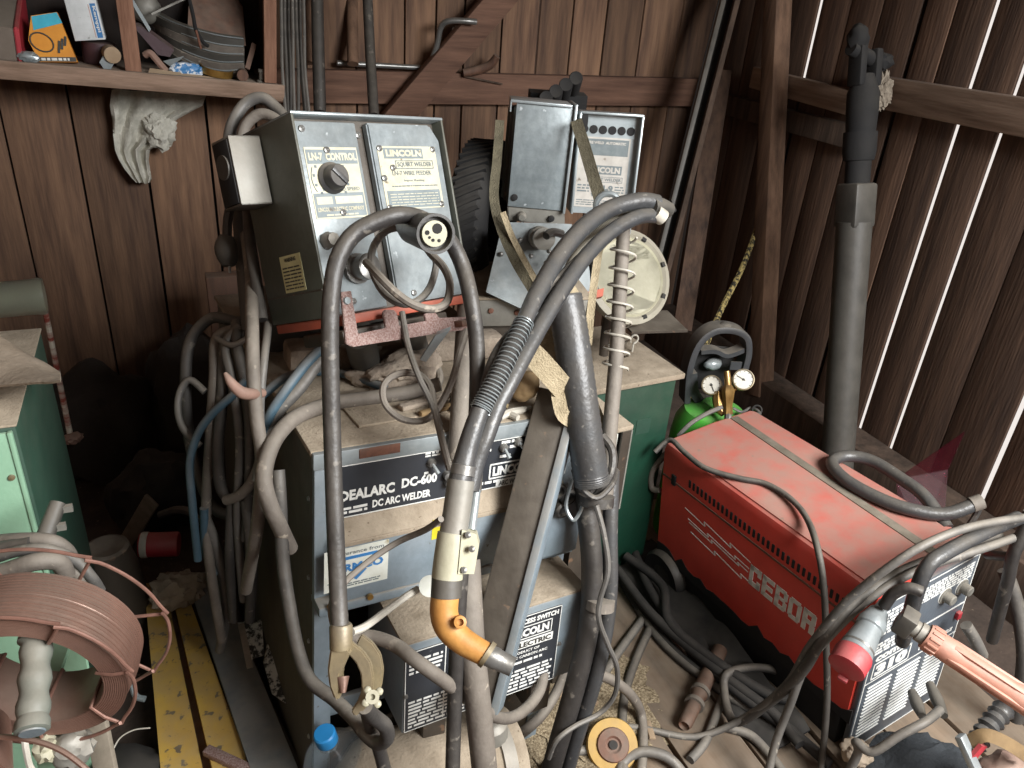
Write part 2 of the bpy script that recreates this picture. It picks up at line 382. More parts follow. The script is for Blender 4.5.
for i in range(len(xs)-1):
    if i in (13,): continue
    b.box((xs[i+1]-.06, 3.235, -.3), (xs[i+1]+.06, 3.255, 2.45))
b.done('wall_back', 'back', K='structure')
b = B(); ys = [-1.3, -1.05, -.8, -.55, -.3, -.05, .2, .42, .64, .87, 1.1, 1.32, 1.52, 1.705, 1.862, 2.0, 2.125, 2.30, 2.45, 2.614, 2.8, 3.0, 3.2]
slit = {11: .020, 13: .016, 14: .021, 5: .016, 19: .022, 16: .021}
for i in range(len(ys)-1):
    g0 = slit.get(i, .004); g1 = slit.get(i+1, .004)
    b.box((2.4+rn.uniform(0, .003), ys[i]+g0/2, -.3), (2.414+rn.uniform(0, .003), ys[i+1]-g1/2, 2.45), None, .002)
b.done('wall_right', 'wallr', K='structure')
b = B()
for i in range(1, len(ys)-1):
    if i in slit and i not in (16, 19): continue
    if i == 19: b.box((2.436, ys[i]-.06, -.3), (2.455, ys[i]+.06, 1.33)); continue
    if i == 16: b.box((2.436, ys[i]-.06, -.3), (2.455, ys[i]+.06, .85)); b.box((2.436, ys[i]-.06, .96), (2.455, ys[i]+.06, 2.45)); continue
    b.box((2.436, ys[i]-.06, -.3), (2.455, ys[i]+.06, 2.45))
b.done('wall_right', 'back', K='structure')
b = B()
for i in range(20): b.box((-1.27, -1.3+.225*i, -.3), (-1.25, -1.3+.225*i+.222, 2.45))
b.done('wall_left', 'wall', K='structure')
b = B()
for i in range(19): b.box((-1.25+.193*i, -.2, 2.45), (-1.25+.193*i+.19, 3.3, 2.475))
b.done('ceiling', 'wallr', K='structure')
b = B()     # unseen front wall added to cut the sky fill, open at the door
for i in range(20):
    x = -1.25+.1925*i
    b.box((x, -1.42, -.3 if x < .75 or x > 2.3 else 2.2), (x+.19, -1.40, 2.45))
b.done('wall_front_added', 'wallr', K='structure')
# sill beam and rails
B().box((2.26, -.9, -.1), (2.40, 3.2, .135), None, .006).done('trim_1', 'grim', K='structure')
a, c = PX(868, 90, 2.37), PX(1040, 116, 2.37)
B().bar(V((2.37, 2.30, a.z)), V((2.37, -.6, c.z+.01)), .06, .105, bev=.004).done('trim_2', 'raily', K='structure')
a, c = PX(747, 77, 2.32), PX(834, 80, 2.32)
B().bar(V((2.36, a.y, a.z)), V((2.36, 2.28, a.z-.02)), .04, .085, bev=.004).done('trim_3', 'raily', K='structure')
a = PX(760, 108, 2.37)
B().bar(V((2.375, 3.18, a.z-.02)), V((2.375, 2.2, a.z-.02)), .04, .085, bev=.004).done('trim_4', 'grim', K='structure')
a, c = PY(290, 86, 3.17), PY(690, 92, 3.17)
B().bar(V((.33, 3.175, a.z)), V((2.38, 3.175, c.z)), .05, .12, bev=.004).done('trim_5', 'railx', K='structure')
# post on the right wall and diagonal brace on the back wall
a, c = PX(779, 0, 2.26), PX(760, 390, 2.26)
a, c = PX(778, 0, 2.29), PX(763, 330, 2.29)
B().bar(a+(a-c)*.5, c+(c-a)*.22, .075, .08, up=(1, 0, 0), bev=.004).done('trim_6', 'postw', K='structure')
a, c = PY(520, -25, 3.08), PY(402, 112, 3.08)
B().bar(a+(a-c)*.8, c+(c-a)*.25, .105, .05, up=(0, 1, 0), bev=.004).done('trim_7', 'railx', K='structure')
# shelf ------------------------------------------------------------
SY = 2.86
sz = PY(140, 73, SY).z
shelf_from = len(COL.objects)
sx1 = PY(281, 95, SY).x
sh = thing('wall_shelf', (-.2, SY, sz-.06), 'rough wooden shelf compartment nailed to the back wall, filled with junk', 'shelf')
B().box((-1.0, SY, sz-.042), (sx1, 3.19, sz), frame((0, 0, 0)), .004).done('shelf_board', 'shelfw', sh)
B().box((-1.0, SY-.022, sz-.05), (sx1+.012, SY-.001, sz+.004), None, .004).done('front_edge', 'shelfw', sh)
a, c = PY(117, -12, SY), PY(134, 74, SY)
B().bar(V((a.x, SY+.012, a.z)), V((c.x, SY+.012, sz+.001)), .047, .022, up=(0, 1, 0), bev=.003).done('divider', 'shelfv', sh)
B().box((sx1-.052, SY-.01, sz+.005), (sx1-.012, SY+.02, sz+.6), None, .003).done('upright', 'shelfv', sh)
B().box((sx1-.03, SY+.022, sz+.001), (sx1-.012, 3.19, sz+.6)).done('side_panel', 'grim', sh)
B().box((-1.0, SY, sz+.6), (sx1, 3.19, sz+.62)).done('added_top_board', 'grim', sh)  # unseen board, added to keep light out of the compartment
B().box((-1.0, 3.17, sz+.001), (sx1-.03, 3.19, sz+.6)).done('dark_backing', 'back', sh)  # dark colour stands for the unlit inside of the compartment
def SP(x, y, dy=0): return PY(x, y, SY+dy)
# toolbox
t = thing('tool_box', (SP(0, 60).x, SY+.1, sz), 'grey-brown slant-topped box with a red end, far left on the shelf', 'box')
pr = [(0.02, 0), (0.02, SP(20, 37, .02).z-sz), (.22, SP(46, 3, .22).z-sz), (.27, SP(46, 3, .22).z-sz), (.27, 0)]
xe = SP(20, 50, .02).x
YZX = axes((0, SY, sz+.001), (0, 1, 0), (0, 0, 1), (1, 0, 0))
B().prism(pr, xe-.33, xe-.012, YZX, .003).done('case', 'toolbox', t)
pr2 = [(y-.006 if y < .1 else y+.004, max(z+.004 if z else 0, 0)) for y, z in pr]
B().prism(pr2, xe-.0115, xe+.002, YZX, .003).done('end_cap', 'redl', t, L='red end')
# orange carton
o0 = SP(33, 66, .03); cw = SP(77, 62, .03).x-o0.x; chh = SP(60, 20, .03).z-sz
mo = frame((o0.x, SY+.035, sz+.001), (-10, 0, 0)) @ Matrix.Shear('XY', 4, (0, 0)) 
mo = mo @ Matrix.Rotation(rad(-5), 4, 'Y')
t = thing('carton', mo, 'orange carton with a cyan top band showing a cable loop, standing on the shelf', 'carton')
B(mo).prism([(.018, .0), (cw, 0), (cw-.03, chh), (.02, chh-.012), (.0, .06)], 0, -.05, FRONT).done('box', 'boxo', t)
B(mo).prism([(.0195, chh-.052), (cw-.021, chh-.03), (cw-.031, chh-.001), (.021, chh-.014)], .0005, .0015, FRONT).done('print', 'cyan', t, L='cyan band at the top')
bb = B(mo); bb.tube([V((.035+.03*math.cos(a), -.002, .055+.026*math.sin(a)-.2*.03*math.cos(a))) for a in [2*PI*i/20 for i in range(20)]], .0022, n=6, closed=True, sub=1)
for k in range(3): bb.box((.066+.008*k, -.004, .04+.012*k), (.072+.008*k, -.0012, .075+.008*k), Matrix.Rotation(.2, 4, 'Y'))
bb.done('loop_picture', 'dark', t)
bb = B(mo); bb.rect((.016, 0.001, cw-.002, .014), FRONT, .0012).done('base_band', 'dark', t)
bb = B(mo); bb.dashes((.025, .004, cw-.02, .012), 1, FRONT, 4, .9, .0018).done('lettering', 'white', t)
# white Kemppi carton
w0 = SP(74, 45, .05); w1 = SP(105, 45, .05); w2 = SP(63, 2, .05); ww = w1.x-w0.x; wh = (w2.z-w0.z)
mw = frame((w0.x, SY+.05, w0.z), (0, 0, 0)) @ Matrix.Rotation(rad(-9), 4, 'Y')
t = thing('carton', mw, 'white carton with a blue vertical maker name, tilted beside the shelf divider', 'carton')
B(mw).box((0, 0, 0), (ww, .10, wh), None, .002).done('box', 'boxw', t)
B(mw).rect((ww*.76, wh*.05, ww*.94, wh*.86), FRONT).done('blue_band', 'bluel', t)
TV = FRONT @ axes((ww*.80, wh*.80, 0), (0, -1, 0), (1, 0, 0), (0, 0, 1))
B(mw).text('Kemppi', (0, 0, wh*.62, ww*.125), TV, .02, .0012).done('lettering', 'white', t)
bb = B(mw); bb.rect((ww*.70, wh*.06, ww*.72, wh*.84), FRONT).done('orange_line', 'peach', t)
# what the carton stands on and small junk
t0 = SP(92, 62, .08)
B().lathe([(.0, 0), (.045, 0), (.05, .01), (.05, w0.z-sz-.006), (.046, w0.z-sz-.003), (0, w0.z-sz-.003)], frame((w0.x+.06, SY+.14, sz+.001))).done('jar_lid', 'purple', L='dark purple-brown round lid lying under the white carton', C='lid')
c0 = SP(112, 56, .02)
B().tube([c0+V((.0, -.02, 0)), c0+V((-.01, .05, 0))], .024, n=16, sub=1).done('cardboard_tube', 'chip', L='short tube end with a tan face beside the white carton', C='tube')
c0 = SP(107, 69, .0)
B().lathe([(0, 0), (.02, 0), (.02, .012), (.012, .014), (.012, .05), (0, .05)], zto(V((c0.x, SY+.01, sz+.0195)), V((c0.x, SY+.1, sz+.0195))), 6).done('hex_bolt', 'galv', L='grey hexagonal bolt head on the shelf edge below the white carton', C='bolt')
c0 = SP(28, 59, .0)
B().blob((c0.x, SY+.015, sz+.016), (.028, .014, .016), .3, 3, 3, sub=3).done('stone', 'galv', L='pale grey lump beside the red end of the slant-topped box', C='stone')
# right compartment
arc = []
cL, cM, cR = SP(158, 12, .16), SP(196, 42, .06), SP(242, 58, .02)
t = thing('ribbed_coil', (cM.x, SY+.1, sz), 'dusty ribbed metal coil of stacked slotted strips in the right shelf compartment', 'coil')
for k in range(5):
    pts = [SP(157+2*k, 17+6.5*k, .22), SP(172+k, 25+7.6*k, .13), SP(195, 33+8.4*k, .09), SP(220, 39+8.6*k, .07), SP(243, 42+8.6*k-k, .075)]
    B().tube(pts, .01, n=8, sub=6, flat=(.0125, .02)).done('strip', 'cableb' if k % 2 else 'drum', t)
    tp = [p+V((0, -.019, .012)) for p in pts]
    B().tube(tp, .002, n=6, sub=6).done('bright_edge', 'galv', t)
p = [SP(188, 28, .12), SP(246, 46, .12), SP(243, 8, .3), SP(232, -14, .34), SP(190, -14, .3)]
B().slab(p, (0, .01, .006)).done('brown_plate', 'rustb', L='brown perforated metal plate lying on the ribbed coil', C='plate')
B().slab([SP(133, 26, .06), SP(142, 27, .06), SP(174, 50, .06), SP(170, 57, .06), SP(158, 55, .06)], (0, .02, .01)).done('scraper', 'purple', L='purple-grey flat blade leaning against the shelf divider', C='tool')
B().slab([SP(126, -6, .05), SP(130, -6, .05), SP(151, 29, .05), SP(149, 32, .05)], (0, .012, 0)).done('metal_strip', 'galv', L='narrow bright metal strip behind the shelf divider top', C='strip')
B().blob(SP(146, 8, .2), (.045, .04, .05), .12, 2, 5, sub=3).done('oil_cup', 'greyp', L='grey rounded metal cup high behind the shelf divider', C='cup')
B().bar(SP(151, 14, .1), SP(190, -4, .12), .014, .006).done('flat_bar', 'greyp', L='pale flat bar sloping up behind the ribbed coil', C='bar')
B().tube([SP(187, -10, .02), SP(193, 15, .015), SP(196, 30, .015), SP(203, 42, .02), SP(208, 46, .03)], .006, n=8).done('tree_twig', 'matt', L='dark bent rod hanging in front of the ribbed coil', C='rod')
B().tube([SP(196, 30, .01), SP(201, 49, .01)], .004, n=6, sub=1).done('wire_piece', 'rustb', L='short rusty wire by the bent rod on the coil', C='wire')
bb = B(); bb.tube([SP(145, 55, .05), SP(150, 53, .04), SP(155, 58, .035), SP(160, 64, .03), SP(166, 71, .03)], .011, n=8); bb.done('pipe_elbow', 'pink', L='pinkish bent elbow piece by the foot of the shelf divider', C='elbow')
B().slab([SP(163, 61, .03), SP(184, 56, .05), SP(180, 60, .04), SP(170, 66, .02)], (0, .01, -.002)).done('metal_offcut', 'galv', L='pointed grey metal offcut behind the crumpled blue packet', C='offcut')
bb = B(); c0 = SP(186, 67, .03)
bb.blob((c0.x, SY+.035, sz+.018), (.05, .02, .022), .35, 3, 8, sub=3).done('crumpled_packet', mat('blue and white packet', '3a78ad', 'd5dade', sc=40, rough=.5, contrast=.03), L='crumpled blue and white packet on the shelf', C='packet')
c0 = SP(217, 77, .05)
B().lathe([(.048, 0), (.052, .0), (.052, .022), (.048, .022), (.046, .004)], frame((c0.x, SY+.06, sz+.012), (8, 6, 0)), 32).done('brass_ring', 'brass', L='flat brass-coloured ring on the shelf under the ribbed coil', C='ring')
B().slab([SP(150, 68, .02), SP(233, 80, .02), SP(226, 84, -.005), SP(148, 73, -.005)], (0, .0, -.006)).done('wood_sliver', 'chip', L='long pale sliver of wood lying along the shelf front', C='wood')
c0 = SP(242, 76, .02)
B().tube([V((c0.x, SY+.0, sz+.02)), V((c0.x+.004, SY+.05, sz+.02))], .018, n=18, sub=1).done('round_peg', 'wood', L='short round wooden peg end facing out near the shelf upright', C='peg')
B().bar(SP(247, 69, .06), SP(254, 44, .1), .016, .01, up=(0, 1, 0)).done('wooden_stick', 'wood', L='small wooden stick leaning upright beside the ribbed coil', C='stick')
c0 = SP(262, 79, .03)
B().lathe([(0, 0), (.017, 0), (.017, .006), (.01, .008), (.01, .03), (.013, .032), (.013, .042), (0, .042)], frame((c0.x, SY+.03, sz+.001)), 14).done('threaded_fitting', 'greyp', L='small grey threaded fitting standing by the shelf upright', C='fitting')
B().lathe([(.008, 0), (.013, .0), (.013, .01), (.008, .01)], frame((c0.x+.03, SY+.02, sz+.013), (90, 0, 0)), 14).done('steel_nut', 'steelr', L='steel nut on the shelf at the foot of the upright', C='nut')
# the shelf hangs a little lower at its right end
piv = SP(140, 73); TT = Matrix.Translation(piv) @ Matrix.Rotation(rad(3.6), 4, 'Y') @ Matrix.Translation(-piv)
for o in list(COL.objects)[shelf_from:]:
    if o.parent is None and o.name.split('.')[0] in ('wall_shelf', 'tool_box', 'carton', 'jar_lid', 'hex_bolt', 'cardboard_tube', 'stone', 'crumpled_packet', 'brass_ring', 'round_peg', 'threaded_fitting', 'steel_nut'):
        reg(o, TT @ FR[o.name])
# rag nailed under the shelf
rg = []
for y, xa, xb in [(90, 112, 205), (97, 110, 206), (105, 110, 203), (112, 111, 190), (119, 112, 178), (126, 113, 170), (134, 113, 166), (142, 114, 162), (150, 115, 150), (160, 119, 149), (170, 125, 150), (178, 131, 152), (183, 136, 150)]:
    row = []
    for k in range(25):
        u = k/24; px = xa+(xb-xa)*u
        row.append(PY(px+1.6*noise.noise(V((y*.12, u*5, 0))), y+2.5*noise.noise(V((u*6, y*.1, 4))), 3.13+.022*noise.noise(V((u*7, y*.05, 1)))+.012*math.sin(u*22+y*.03)))
    rg.append(row)
rg_o = B().sheet(rg, (0, .006, 0)).done('rag', 'rag', L='dirty pale grey rag hanging from a nail below the shelf', C='rag')
B().blob(PY(160, 132, 3.12), (.05, .035, .06), .4, 2.0, 4, sub=4).done('cloth_knot', 'rag', rg_o)
# things on the back wall ------------------------------------------------
B().tube([PY(337, 63, 3.15), PY(428, 68, 3.15)], .010, n=12, sub=1).done('steel_rod', 'steelr', L='steel rod lying along the top of the back rail', C='rod')
B().tube([PY(431, 62, 3.1), PY(437, 45, 3.08), PY(441, 27, 3.06), PY(449, 21, 3.04), PY(466, 21, 3.02), PY(476, 22, 3.02)], .011, n=10).done('bent_handle', 'steelr', L='bent shiny steel crank behind the diagonal brace', C='handle')
t = PY(457, 40, 3.1)
B().blob(PY(462, 30, 3.1), (.04, .02, .03), .3, 3, 2, sub=3).done('rotted_block', 'grim', L='dark rotted wood block under the bent steel crank', C='block')
B().tube([PY(463, 73, 3.13), PY(478, 70, 3.12), PY(490, 65, 3.1), PY(497, 56, 3.08)], [.016, .018, .017, .014], n=10).done('wooden_hook', 'wood', L='curved wooden handle poking out right of the diagonal brace', C='handle')
B().bar(PY(463, 76, 3.14), PY(502, 84, 3.14), .012, .006).done('wood_lath', 'grim', L='thin dark lath on the rail right of the brace', C='lath')
for k in range(7):
    x = 283+3.7*k; c = 2.62+.02*(k % 3)
    cable('hanging_wire', [(x-2, -14, c), (x-1+random.uniform(-1, 1), 30, c), (x+random.uniform(-1, 1), 70, c), (x+2+random.uniform(-2, 2), 112, c)], .0055+.001*(k % 3), 'cabled' if k % 3 else 'cable', 'grey wire hanging in the bunch beside the shelf upright', 'wire', 'bunch of wires beside the shelf', n=7)
cable('hanging_hose', [(317, -14, 2.65), (318, 40, 2.65), (320, 112, 2.65)], .021, 'rubber', 'black hose hanging on the back wall, nearer the shelf', 'hose', n=12)
cable('hanging_hose', [(367, -14, 2.6), (370, 50, 2.58), (374, 116, 2.5)], .017, 'rubber', 'black hose hanging behind the top of the dial control box', 'hose', n=12)
cable('wooden_rod', [(307, -10, 2.75), (309, 63, 2.75)], .018, 'postw', 'short brown rod between the wire bunch and the hanging hose', 'rod', n=10)
cable('wall_rod', [(352, -10, 2.9), (353, 64, 2.88)], .022, 'postw', 'brown round pole standing on the rail between two hoses', 'pole', n=10)
# leaning timbers
B().bar(P(742, -20, 3.15), P(652, 330, 3.3), .022, .05, up=tuple(FW), bev=.003).done('leaning_lath', 'grim', L='thin timber leaning in the back corner, left edge of the leaning pair', C='timber')
B().bar(P(733, -25, 3.2), P(645, 330, 3.35), .07, .012, up=tuple(FW), bev=.003).done('leaning_board', 'matt', L='dark leaning board between the two corner laths', C='board')
B().bar(P(728, -20, 3.12), P(640, 330, 3.28), .02, .05, up=tuple(FW), bev=.003).done('leaning_lath', 'drum', L='grey thin lath leaning in the corner behind the round disc', C='timber')
B().bar(P(722, 70, 3.4), P(682, 330, 3.5), .085, .022, up=tuple(FW), bev=.003).done('leaning_board', 'wallr', L='wide brown board leaning in the corner right of the laths', C='board')
# corner shaft
a, c = PX(838, 452, 2.2), PX(866, 55, 2.2); a = a + (a-c)*.12
ms = zto(a, c); Ls = (c-a).length
def fr_(y): return (PX(838+(866-838)*(452-y)/(397), y, 2.2)-a).length
t = thing('drive_shaft', ms, 'long grey drive shaft with a universal joint, leaning in front of the right wall', 'shaft')
z = [fr_(y) for y in (222, 183, 152, 132, 112)]
B(ms).lathe([(0, 0), (.058, 0), (.060, z[0]), (.0, z[0])], None, 28).done('tube', 'drum', t)
B(ms).box((-.05, -.05, z[0]-.02), (.05, .05, z[1]), None, .012).done('flange_block', 'drum', t)
B(ms).lathe([(.03, z[0]), (.042, z[1]), (.042, z[2]-.03), (.05, z[2]-.028), (.055, z[2]), (.055, z[3]), (.048, z[3]), (.052, z[4]), (.052, Ls-.12), (.03, Ls-.06), (0, Ls-.06)], None, 24).done('sleeve', 'matt', t)
bb = B(ms); bb.box((-.05, -.03, Ls-.1), (-.02, .03, Ls+.02), None, .008); bb.box((.02, -.03, Ls-.1), (.05, .03, Ls+.06), None, .008); bb.tube([(-.08, 0, Ls-.03), (.07, 0, Ls+.02)], .024, n=12, sub=1); bb.blob((.04, 0, Ls+.05), (.035, .035, .045), .2, 2, 1, sub=3); bb.blob((-.075, 0, Ls-.02), (.035, .035, .03), .3, 2, 2, sub=3)
bb.done('universal_joint', 'matt', t)
B(ms).blob((-.085, .0, z[4]+.07), (.035, .02, .06), .5, 5, 6, sub=4).done('nest_fluff', 'net', t, L='pale crusty fluff stuck to the shaft')
# rope and striped stick
cable('rope', [(758, 226, 3.3), (742, 268, 3.25), (722, 308, 3.15), (706, 345, 3.0), (694, 380, 2.9), (688, 415, 2.85), (684, 470, 2.9)], .012, 'rope', 'speckled yellow and black rope slanting behind the gas cylinder', 'rope', n=8)
t = thing('marking_stick', P(73, 436, 2.45), 'flaking red white and yellow stick leaning behind the green cabinet', 'stick')
B().tube(Q([(44, 305, 2.55), (70, 434, 2.4)]), .0085, n=8, sub=1).done('rod', 'stripe', t)
B().blob(P(73, 438, 2.4), (.028, .025, .016), .3, 3, 1, sub=3).done('foot', 'pink', t)
B().box((PY(205, 275, 2.75).x, 2.72, -.04), (PY(205, 275, 2.75).x+.12, 2.78, PY(205, 275, 2.75).z), None, .004).done('wood_block', 'wood', L='upright brown timber standing behind the hung cable coil', C='timber')
# red film
a = P(962, 436, 2.0)
B().slab([P(965, 432, 2.35), P(896, 480, 2.25), P(905, 580, 2.2), P(940, 580, 2.15), P(948, 470, 2.25)], (0.004, 0.004, 0)).done('plastic_sheet', 'redfilm', L='red translucent plastic sheet standing behind the red welder', C='plastic sheet')
# ------------------------------------------------------------------ red welder on the right
MC = frame((1.3683, .8188, -.0524), (-2.08, -5.37, 6.26)); CW, CL, CH = .36, .74, .528
t = thing('welder', MC, 'red welding machine with white lightning lines on its side, dusty top and slate front panel', 'welding machine')
cz = .135
bb = B(MC); r = .03
prof = [(0, cz), (0, CH-r), (.008, CH-.012), (r, CH-.001), (CW/2, CH+.004), (CW-r, CH), (CW-.008, CH-.012), (CW, CH-r), (CW, cz)]
XZ = axes((0, 0, 0), (1, 0, 0), (0, 0, 1), (0, 1, 0))
bb.prism(prof, .012, CL, XZ).done('body', 'red', t)
bb = B(MC)
top = [(.016, CH-.004), (r+.002, CH+.0012), (CW/2, CH+.0055), (CW-r, CH+.0018), (CW-.012, CH-.006)]
bb.sheet([[(x, .014, z) for x, z in top], [(x, CL*.5, z) for x, z in top], [(x, CL-.004, z) for x, z in top]], (0, 0, -.004)).done('lid', 'redtop', t, L='dusty faded lid')
sA, sB = onp(MC, 741, 430, 2, CH), onp(MC, 934, 549, 2, CH)
sA = V((.255, CL-.01, CH+.004)); sB = V((.215, .02, CH+.005))
B(MC).bar(sA, sB, .026, .006, bev=.001).done('top_strip', 'strip', t, L='grey strip along the top')
B(MC).box((.01, .03, 0.0), (CW-.01, CL-.02, cz+.01), None, .006).done('chassis', 'matt', t)
# ragged black edge, seam, vents
bb = B(MC)
rn = random.Random(5); n = 26
poly = [(-CL, cz-.02)]+[(-CL+CL*i/n, cz+.004+rn.uniform(0, .03)*(1 if rn.random() > .4 else .3)) for i in range(n+1)]+[(0, cz-.02)]
bb.prism(poly, -.003, .0012, LEFT).done('grime_edge', 'matt', t)
q0, q1 = onp(MC, 690, 484, 0, 0), onp(MC, 849, 607, 0, 0)
zs = (q0.z+q1.z)/2
bb = B(MC); ns = 34
for i in range(ns):
    u = i/(ns-1); y = q0.y+(q1.y-q0.y)*u; z = q0.z+(q1.z-q0.z)*u
    bb.box((-.002, y-.0045, z-.013), (.004, y+.0045, z+.013), None, .002)
bb.done('vent_slots', 'matt', t)
B(MC).box((-.0025, .014, zs-.032), (.002, CL-.002, zs-.026)).done('seam', 'rustb', t)
B(MC).box((-.005, CL-.06, zs-.04), (.004, CL-.042, zs-.005), None, .002).done('side_clip', 'matt', t)
# lettering on the side
la, lb_, ra, rb_ = [onp(MC, x, y, 0, 0) for x, y in ((750.7, 564.6), (748.6, 583.8), (819.3, 617), (815.2, 637.3))]
u0, u1 = -(la.y+lb_.y)/2, -(ra.y+rb_.y)/2; v1, v0 = (la.z+ra.z)/2, (lb_.z+rb_.z)/2
GL = {'C': [(0, 0, .32, 1), (0, 0, 1, .24), (0, .76, 1, 1), (.68, .62, 1, 1), (.68, 0, 1, .38)], 'E': [(0, 0, .34, 1), (0, 0, 1, .22), (0, .39, .9, .61), (0, .78, 1, 1)],
      'B': [(0, 0, .32, 1), (0, 0, .86, .19), (0, .42, .86, .58), (0, .81, .86, 1), (.70, .08, 1, .44), (.70, .56, 1, .92)], 'O': [(0, .1, .31, .9), (.69, .1, 1, .9), (.12, 0, .88, .2), (.12, .8, .88, 1)],
      'R': [(0, 0, .34, 1), (0, .8, .92, 1), (.66, .5, 1, .94), (0, .38, .92, .58), (.6, 0, 1, .44)]}
bb = B(MC); lw = (u1-u0)/5
for k, chh_ in enumerate('CEBOR'):
    for g in GL[chh_]:
        x0 = u0+lw*k; bb.rect((x0+g[0]*lw*.88, v0+g[1]*(v1-v0), x0+g[2]*lw*.88, v0+g[3]*(v1-v0)), LEFT, .0012)
bb.done('lettering', 'white', t)
for ln in (((50, 62), (148, 155), (145, 133), (278, 262), (272, 238), (375, 335)), ((65, 116), (165, 210), (161, 190), (300, 320), (295, 300), (368, 366)), ((70, 134), (185, 240), (180, 222), (318, 352), (310, 332), (362, 382)), ((78, 182), (200, 300), (195, 278), (330, 414), (325, 390), (365, 428))):
    bb = B(MC); pq = [onp(MC, 675+x/4.956, 495+y/4.956, 0, 0) for x, y in ln]
    for u, v in zip(pq, pq[1:]): bb.bar(V((-.0006, u.y, u.z)), V((-.0006, v.y, v.z)), .0012, .0030, up=(0, .3, 1))
    bb.done('lightning_line', 'white', t)
# front panel
B(MC).box((.008, -.004, .0), (CW-.008, .012, CH-.02), None, .003).done('front_panel', 'panel', t)
bb = B(MC)
for x0 in (.03, .135, .24):
    for i in range(15): bb.box((x0, -.0065, .05+.0125*i), (x0+.085, -.003, .0524+.0125*i))
bb.done('vent_louvres', 'white', t)
bb = B(MC); F0 = axes((0, -.0042, 0), (1, 0, 0), (0, 0, 1), (0, -1, 0))
bb.text('combi', (.03, .312, .15, .338), F0, .035); bb.outline((.03, .252, .165, .306), .004, F0); bb.text('310', (.040, .260, .155, .298), F0, .05)
bb.rect((.18, .345, .345, .350), F0); bb.rect((.012, .244, .35, .247), F0)
bb.outline((.012, .004, .348, CH-.026), .003, F0)
bb.dashes((.13, .435, .335, .485), 6, F0, 3); bb.dashes((.20, .26, .33, .275), 2, F0, 6); bb.dashes((.02, .40, .10, .48), 7, F0, 8); bb.dashes((.02, .34, .10, .38), 4, F0, 9)
bb.done('front_lettering', 'white', t)
for px, py in ((947, 597), (964, 588)):
    l = onp(MC, px, py, 1, -.01); mk = axes((l.x, -.004, l.z), (1, 0, 0), (0, 0, 1), (0, -1, 0))
    B(MC).lathe([(.0, 0), (.021, 0), (.021, .003), (.0145, .004), (.0135, .022), (.011, .024), (0, .024)], mk, 24).done('knob', 'greyp', t)
    B(MC).ring(.022, .0012, mk).done('knob_scale', 'white', t)
l = onp(MC, 955, 613, 1, 0); B(MC).box((l.x-.008, -.014, l.z-.011), (l.x+.008, -.004, l.z+.011), None, .002).done('switch', 'redl', t)
# handle of black tube
hp = Q([(902, 642, 1.70), (908, 622, 1.64), (917, 590, 1.58), (928, 566, 1.56), (945, 553, 1.57), (985, 532, 1.62), (1018, 518, 1.67)])
B().tube(hp, .0155, n=12).done('handle', 'rubg', t)
hp2 = Q([(1030, 512, 1.67), (1024, 530, 1.68), (1013, 556, 1.70), (1008, 580, 1.73), (1000, 610, 1.78), (992, 640, 1.85)])
B().tube(hp2, .0135, n=12).done('handle', 'rubber', t)
B().tube(Q([(1012, 557, 1.71), (1000, 556, 1.74), (988, 555, 1.79)]), .011, n=10).done('handle_stay', 'rubber', t)
# wheels under the rear and a front runner
for x in (.0, CW):
    mk = axes((x, CL-.05, .055), (0, 1, 0), (0, 0, 1), (1 if x else -1, 0, 0))
    w = B(MC).lathe([(.05, -.02), (.078, -.024), (.086, -.012), (.086, .012), (.078, .024), (.05, .02), (.02, .012), (.02, -.012)], mk, 28).done('wheel', 'blackp', t)
    B(MC).lathe([(0, -.016), (.05, -.016), (.05, .016), (.02, .02), (0, .02)], mk, 20).done('hub', 'drum', w)
for x in (.03, CW-.05): B(MC).box((x, .05, -.022), (x+.02, .22, .01), None, .003).done('foot', 'matt', t)
# big plug on the front: gray with red collar
a, c = P(882, 606, 1.60), P(846, 668, 1.52)
mp = zto(a, c); Lp = (c-a).length
p = thing('power_plug', mp, 'grey industrial plug with red collar hanging at the left of the slate front panel', 'plug')
B(mp).lathe([(0, -.01), (.011, -.01), (.013, .012), (.019, .016), (.026, .04), (.028, .045), (.028, .06), (.025, .063), (.033, Lp-.045), (.034, Lp-.04), (.0, Lp-.04)], None, 24).done('plug_body', 'galv', p)
B(mp).lathe([(.0, Lp-.039), (.035, Lp-.039), (.037, Lp-.03), (.036, Lp), (.030, Lp+.002), (0, Lp+.002)], None, 24).done('collar', 'redl', p)
B(mp).box((-.010, -.043, Lp-.035), (.010, -.033, Lp+.010), None, .003).done('latch', 'redl', p)
B(mp).lathe([(.028, .03), (.0325, .03), (.0325, .035), (.028, .035)], frame((0, 0, Lp-.085)), 24).done('clip_band', 'steelr', p)
# orange torch handle
a, c = P(908, 624, 1.56), P(1042, 712, 1.46)
mp = zto(a, c); Lp = (c-a).length
p = thing('torch_handle', mp, 'faded orange ribbed torch handle with grey socket jutting out at the right edge', 'torch')
B(mp).lathe([(0, -.01), (.016, -.01), (.018, .0), (.018, .02), (.021, .022), (.021, .04), (.0, .04)], None, 20).done('socket', 'greyp', p)
B(mp).lathe([(.0, .036), (.026, .036), (.0275, .042), (.0275, .062), (.024, .064), (.0, .064)], None, 20).done('knurled_ring', 'peach', p)
bb = B(mp)
for k in range(14): an = 2*PI*k/14; bb.box((-.0025, .0255, .041), (.0025, .0295, .063), Matrix.Rotation(an, 4, 'Z'), .001)
bb.done('ribs', 'peach', p)
B(mp).lathe([(0, .062), (.025, .062), (.026, .09), (.021, .11), (.022, Lp-.06), (.026, Lp-.04), (.026, Lp), (0, Lp)], None, 20).done('grip', 'peach', p)
bb = B(mp)
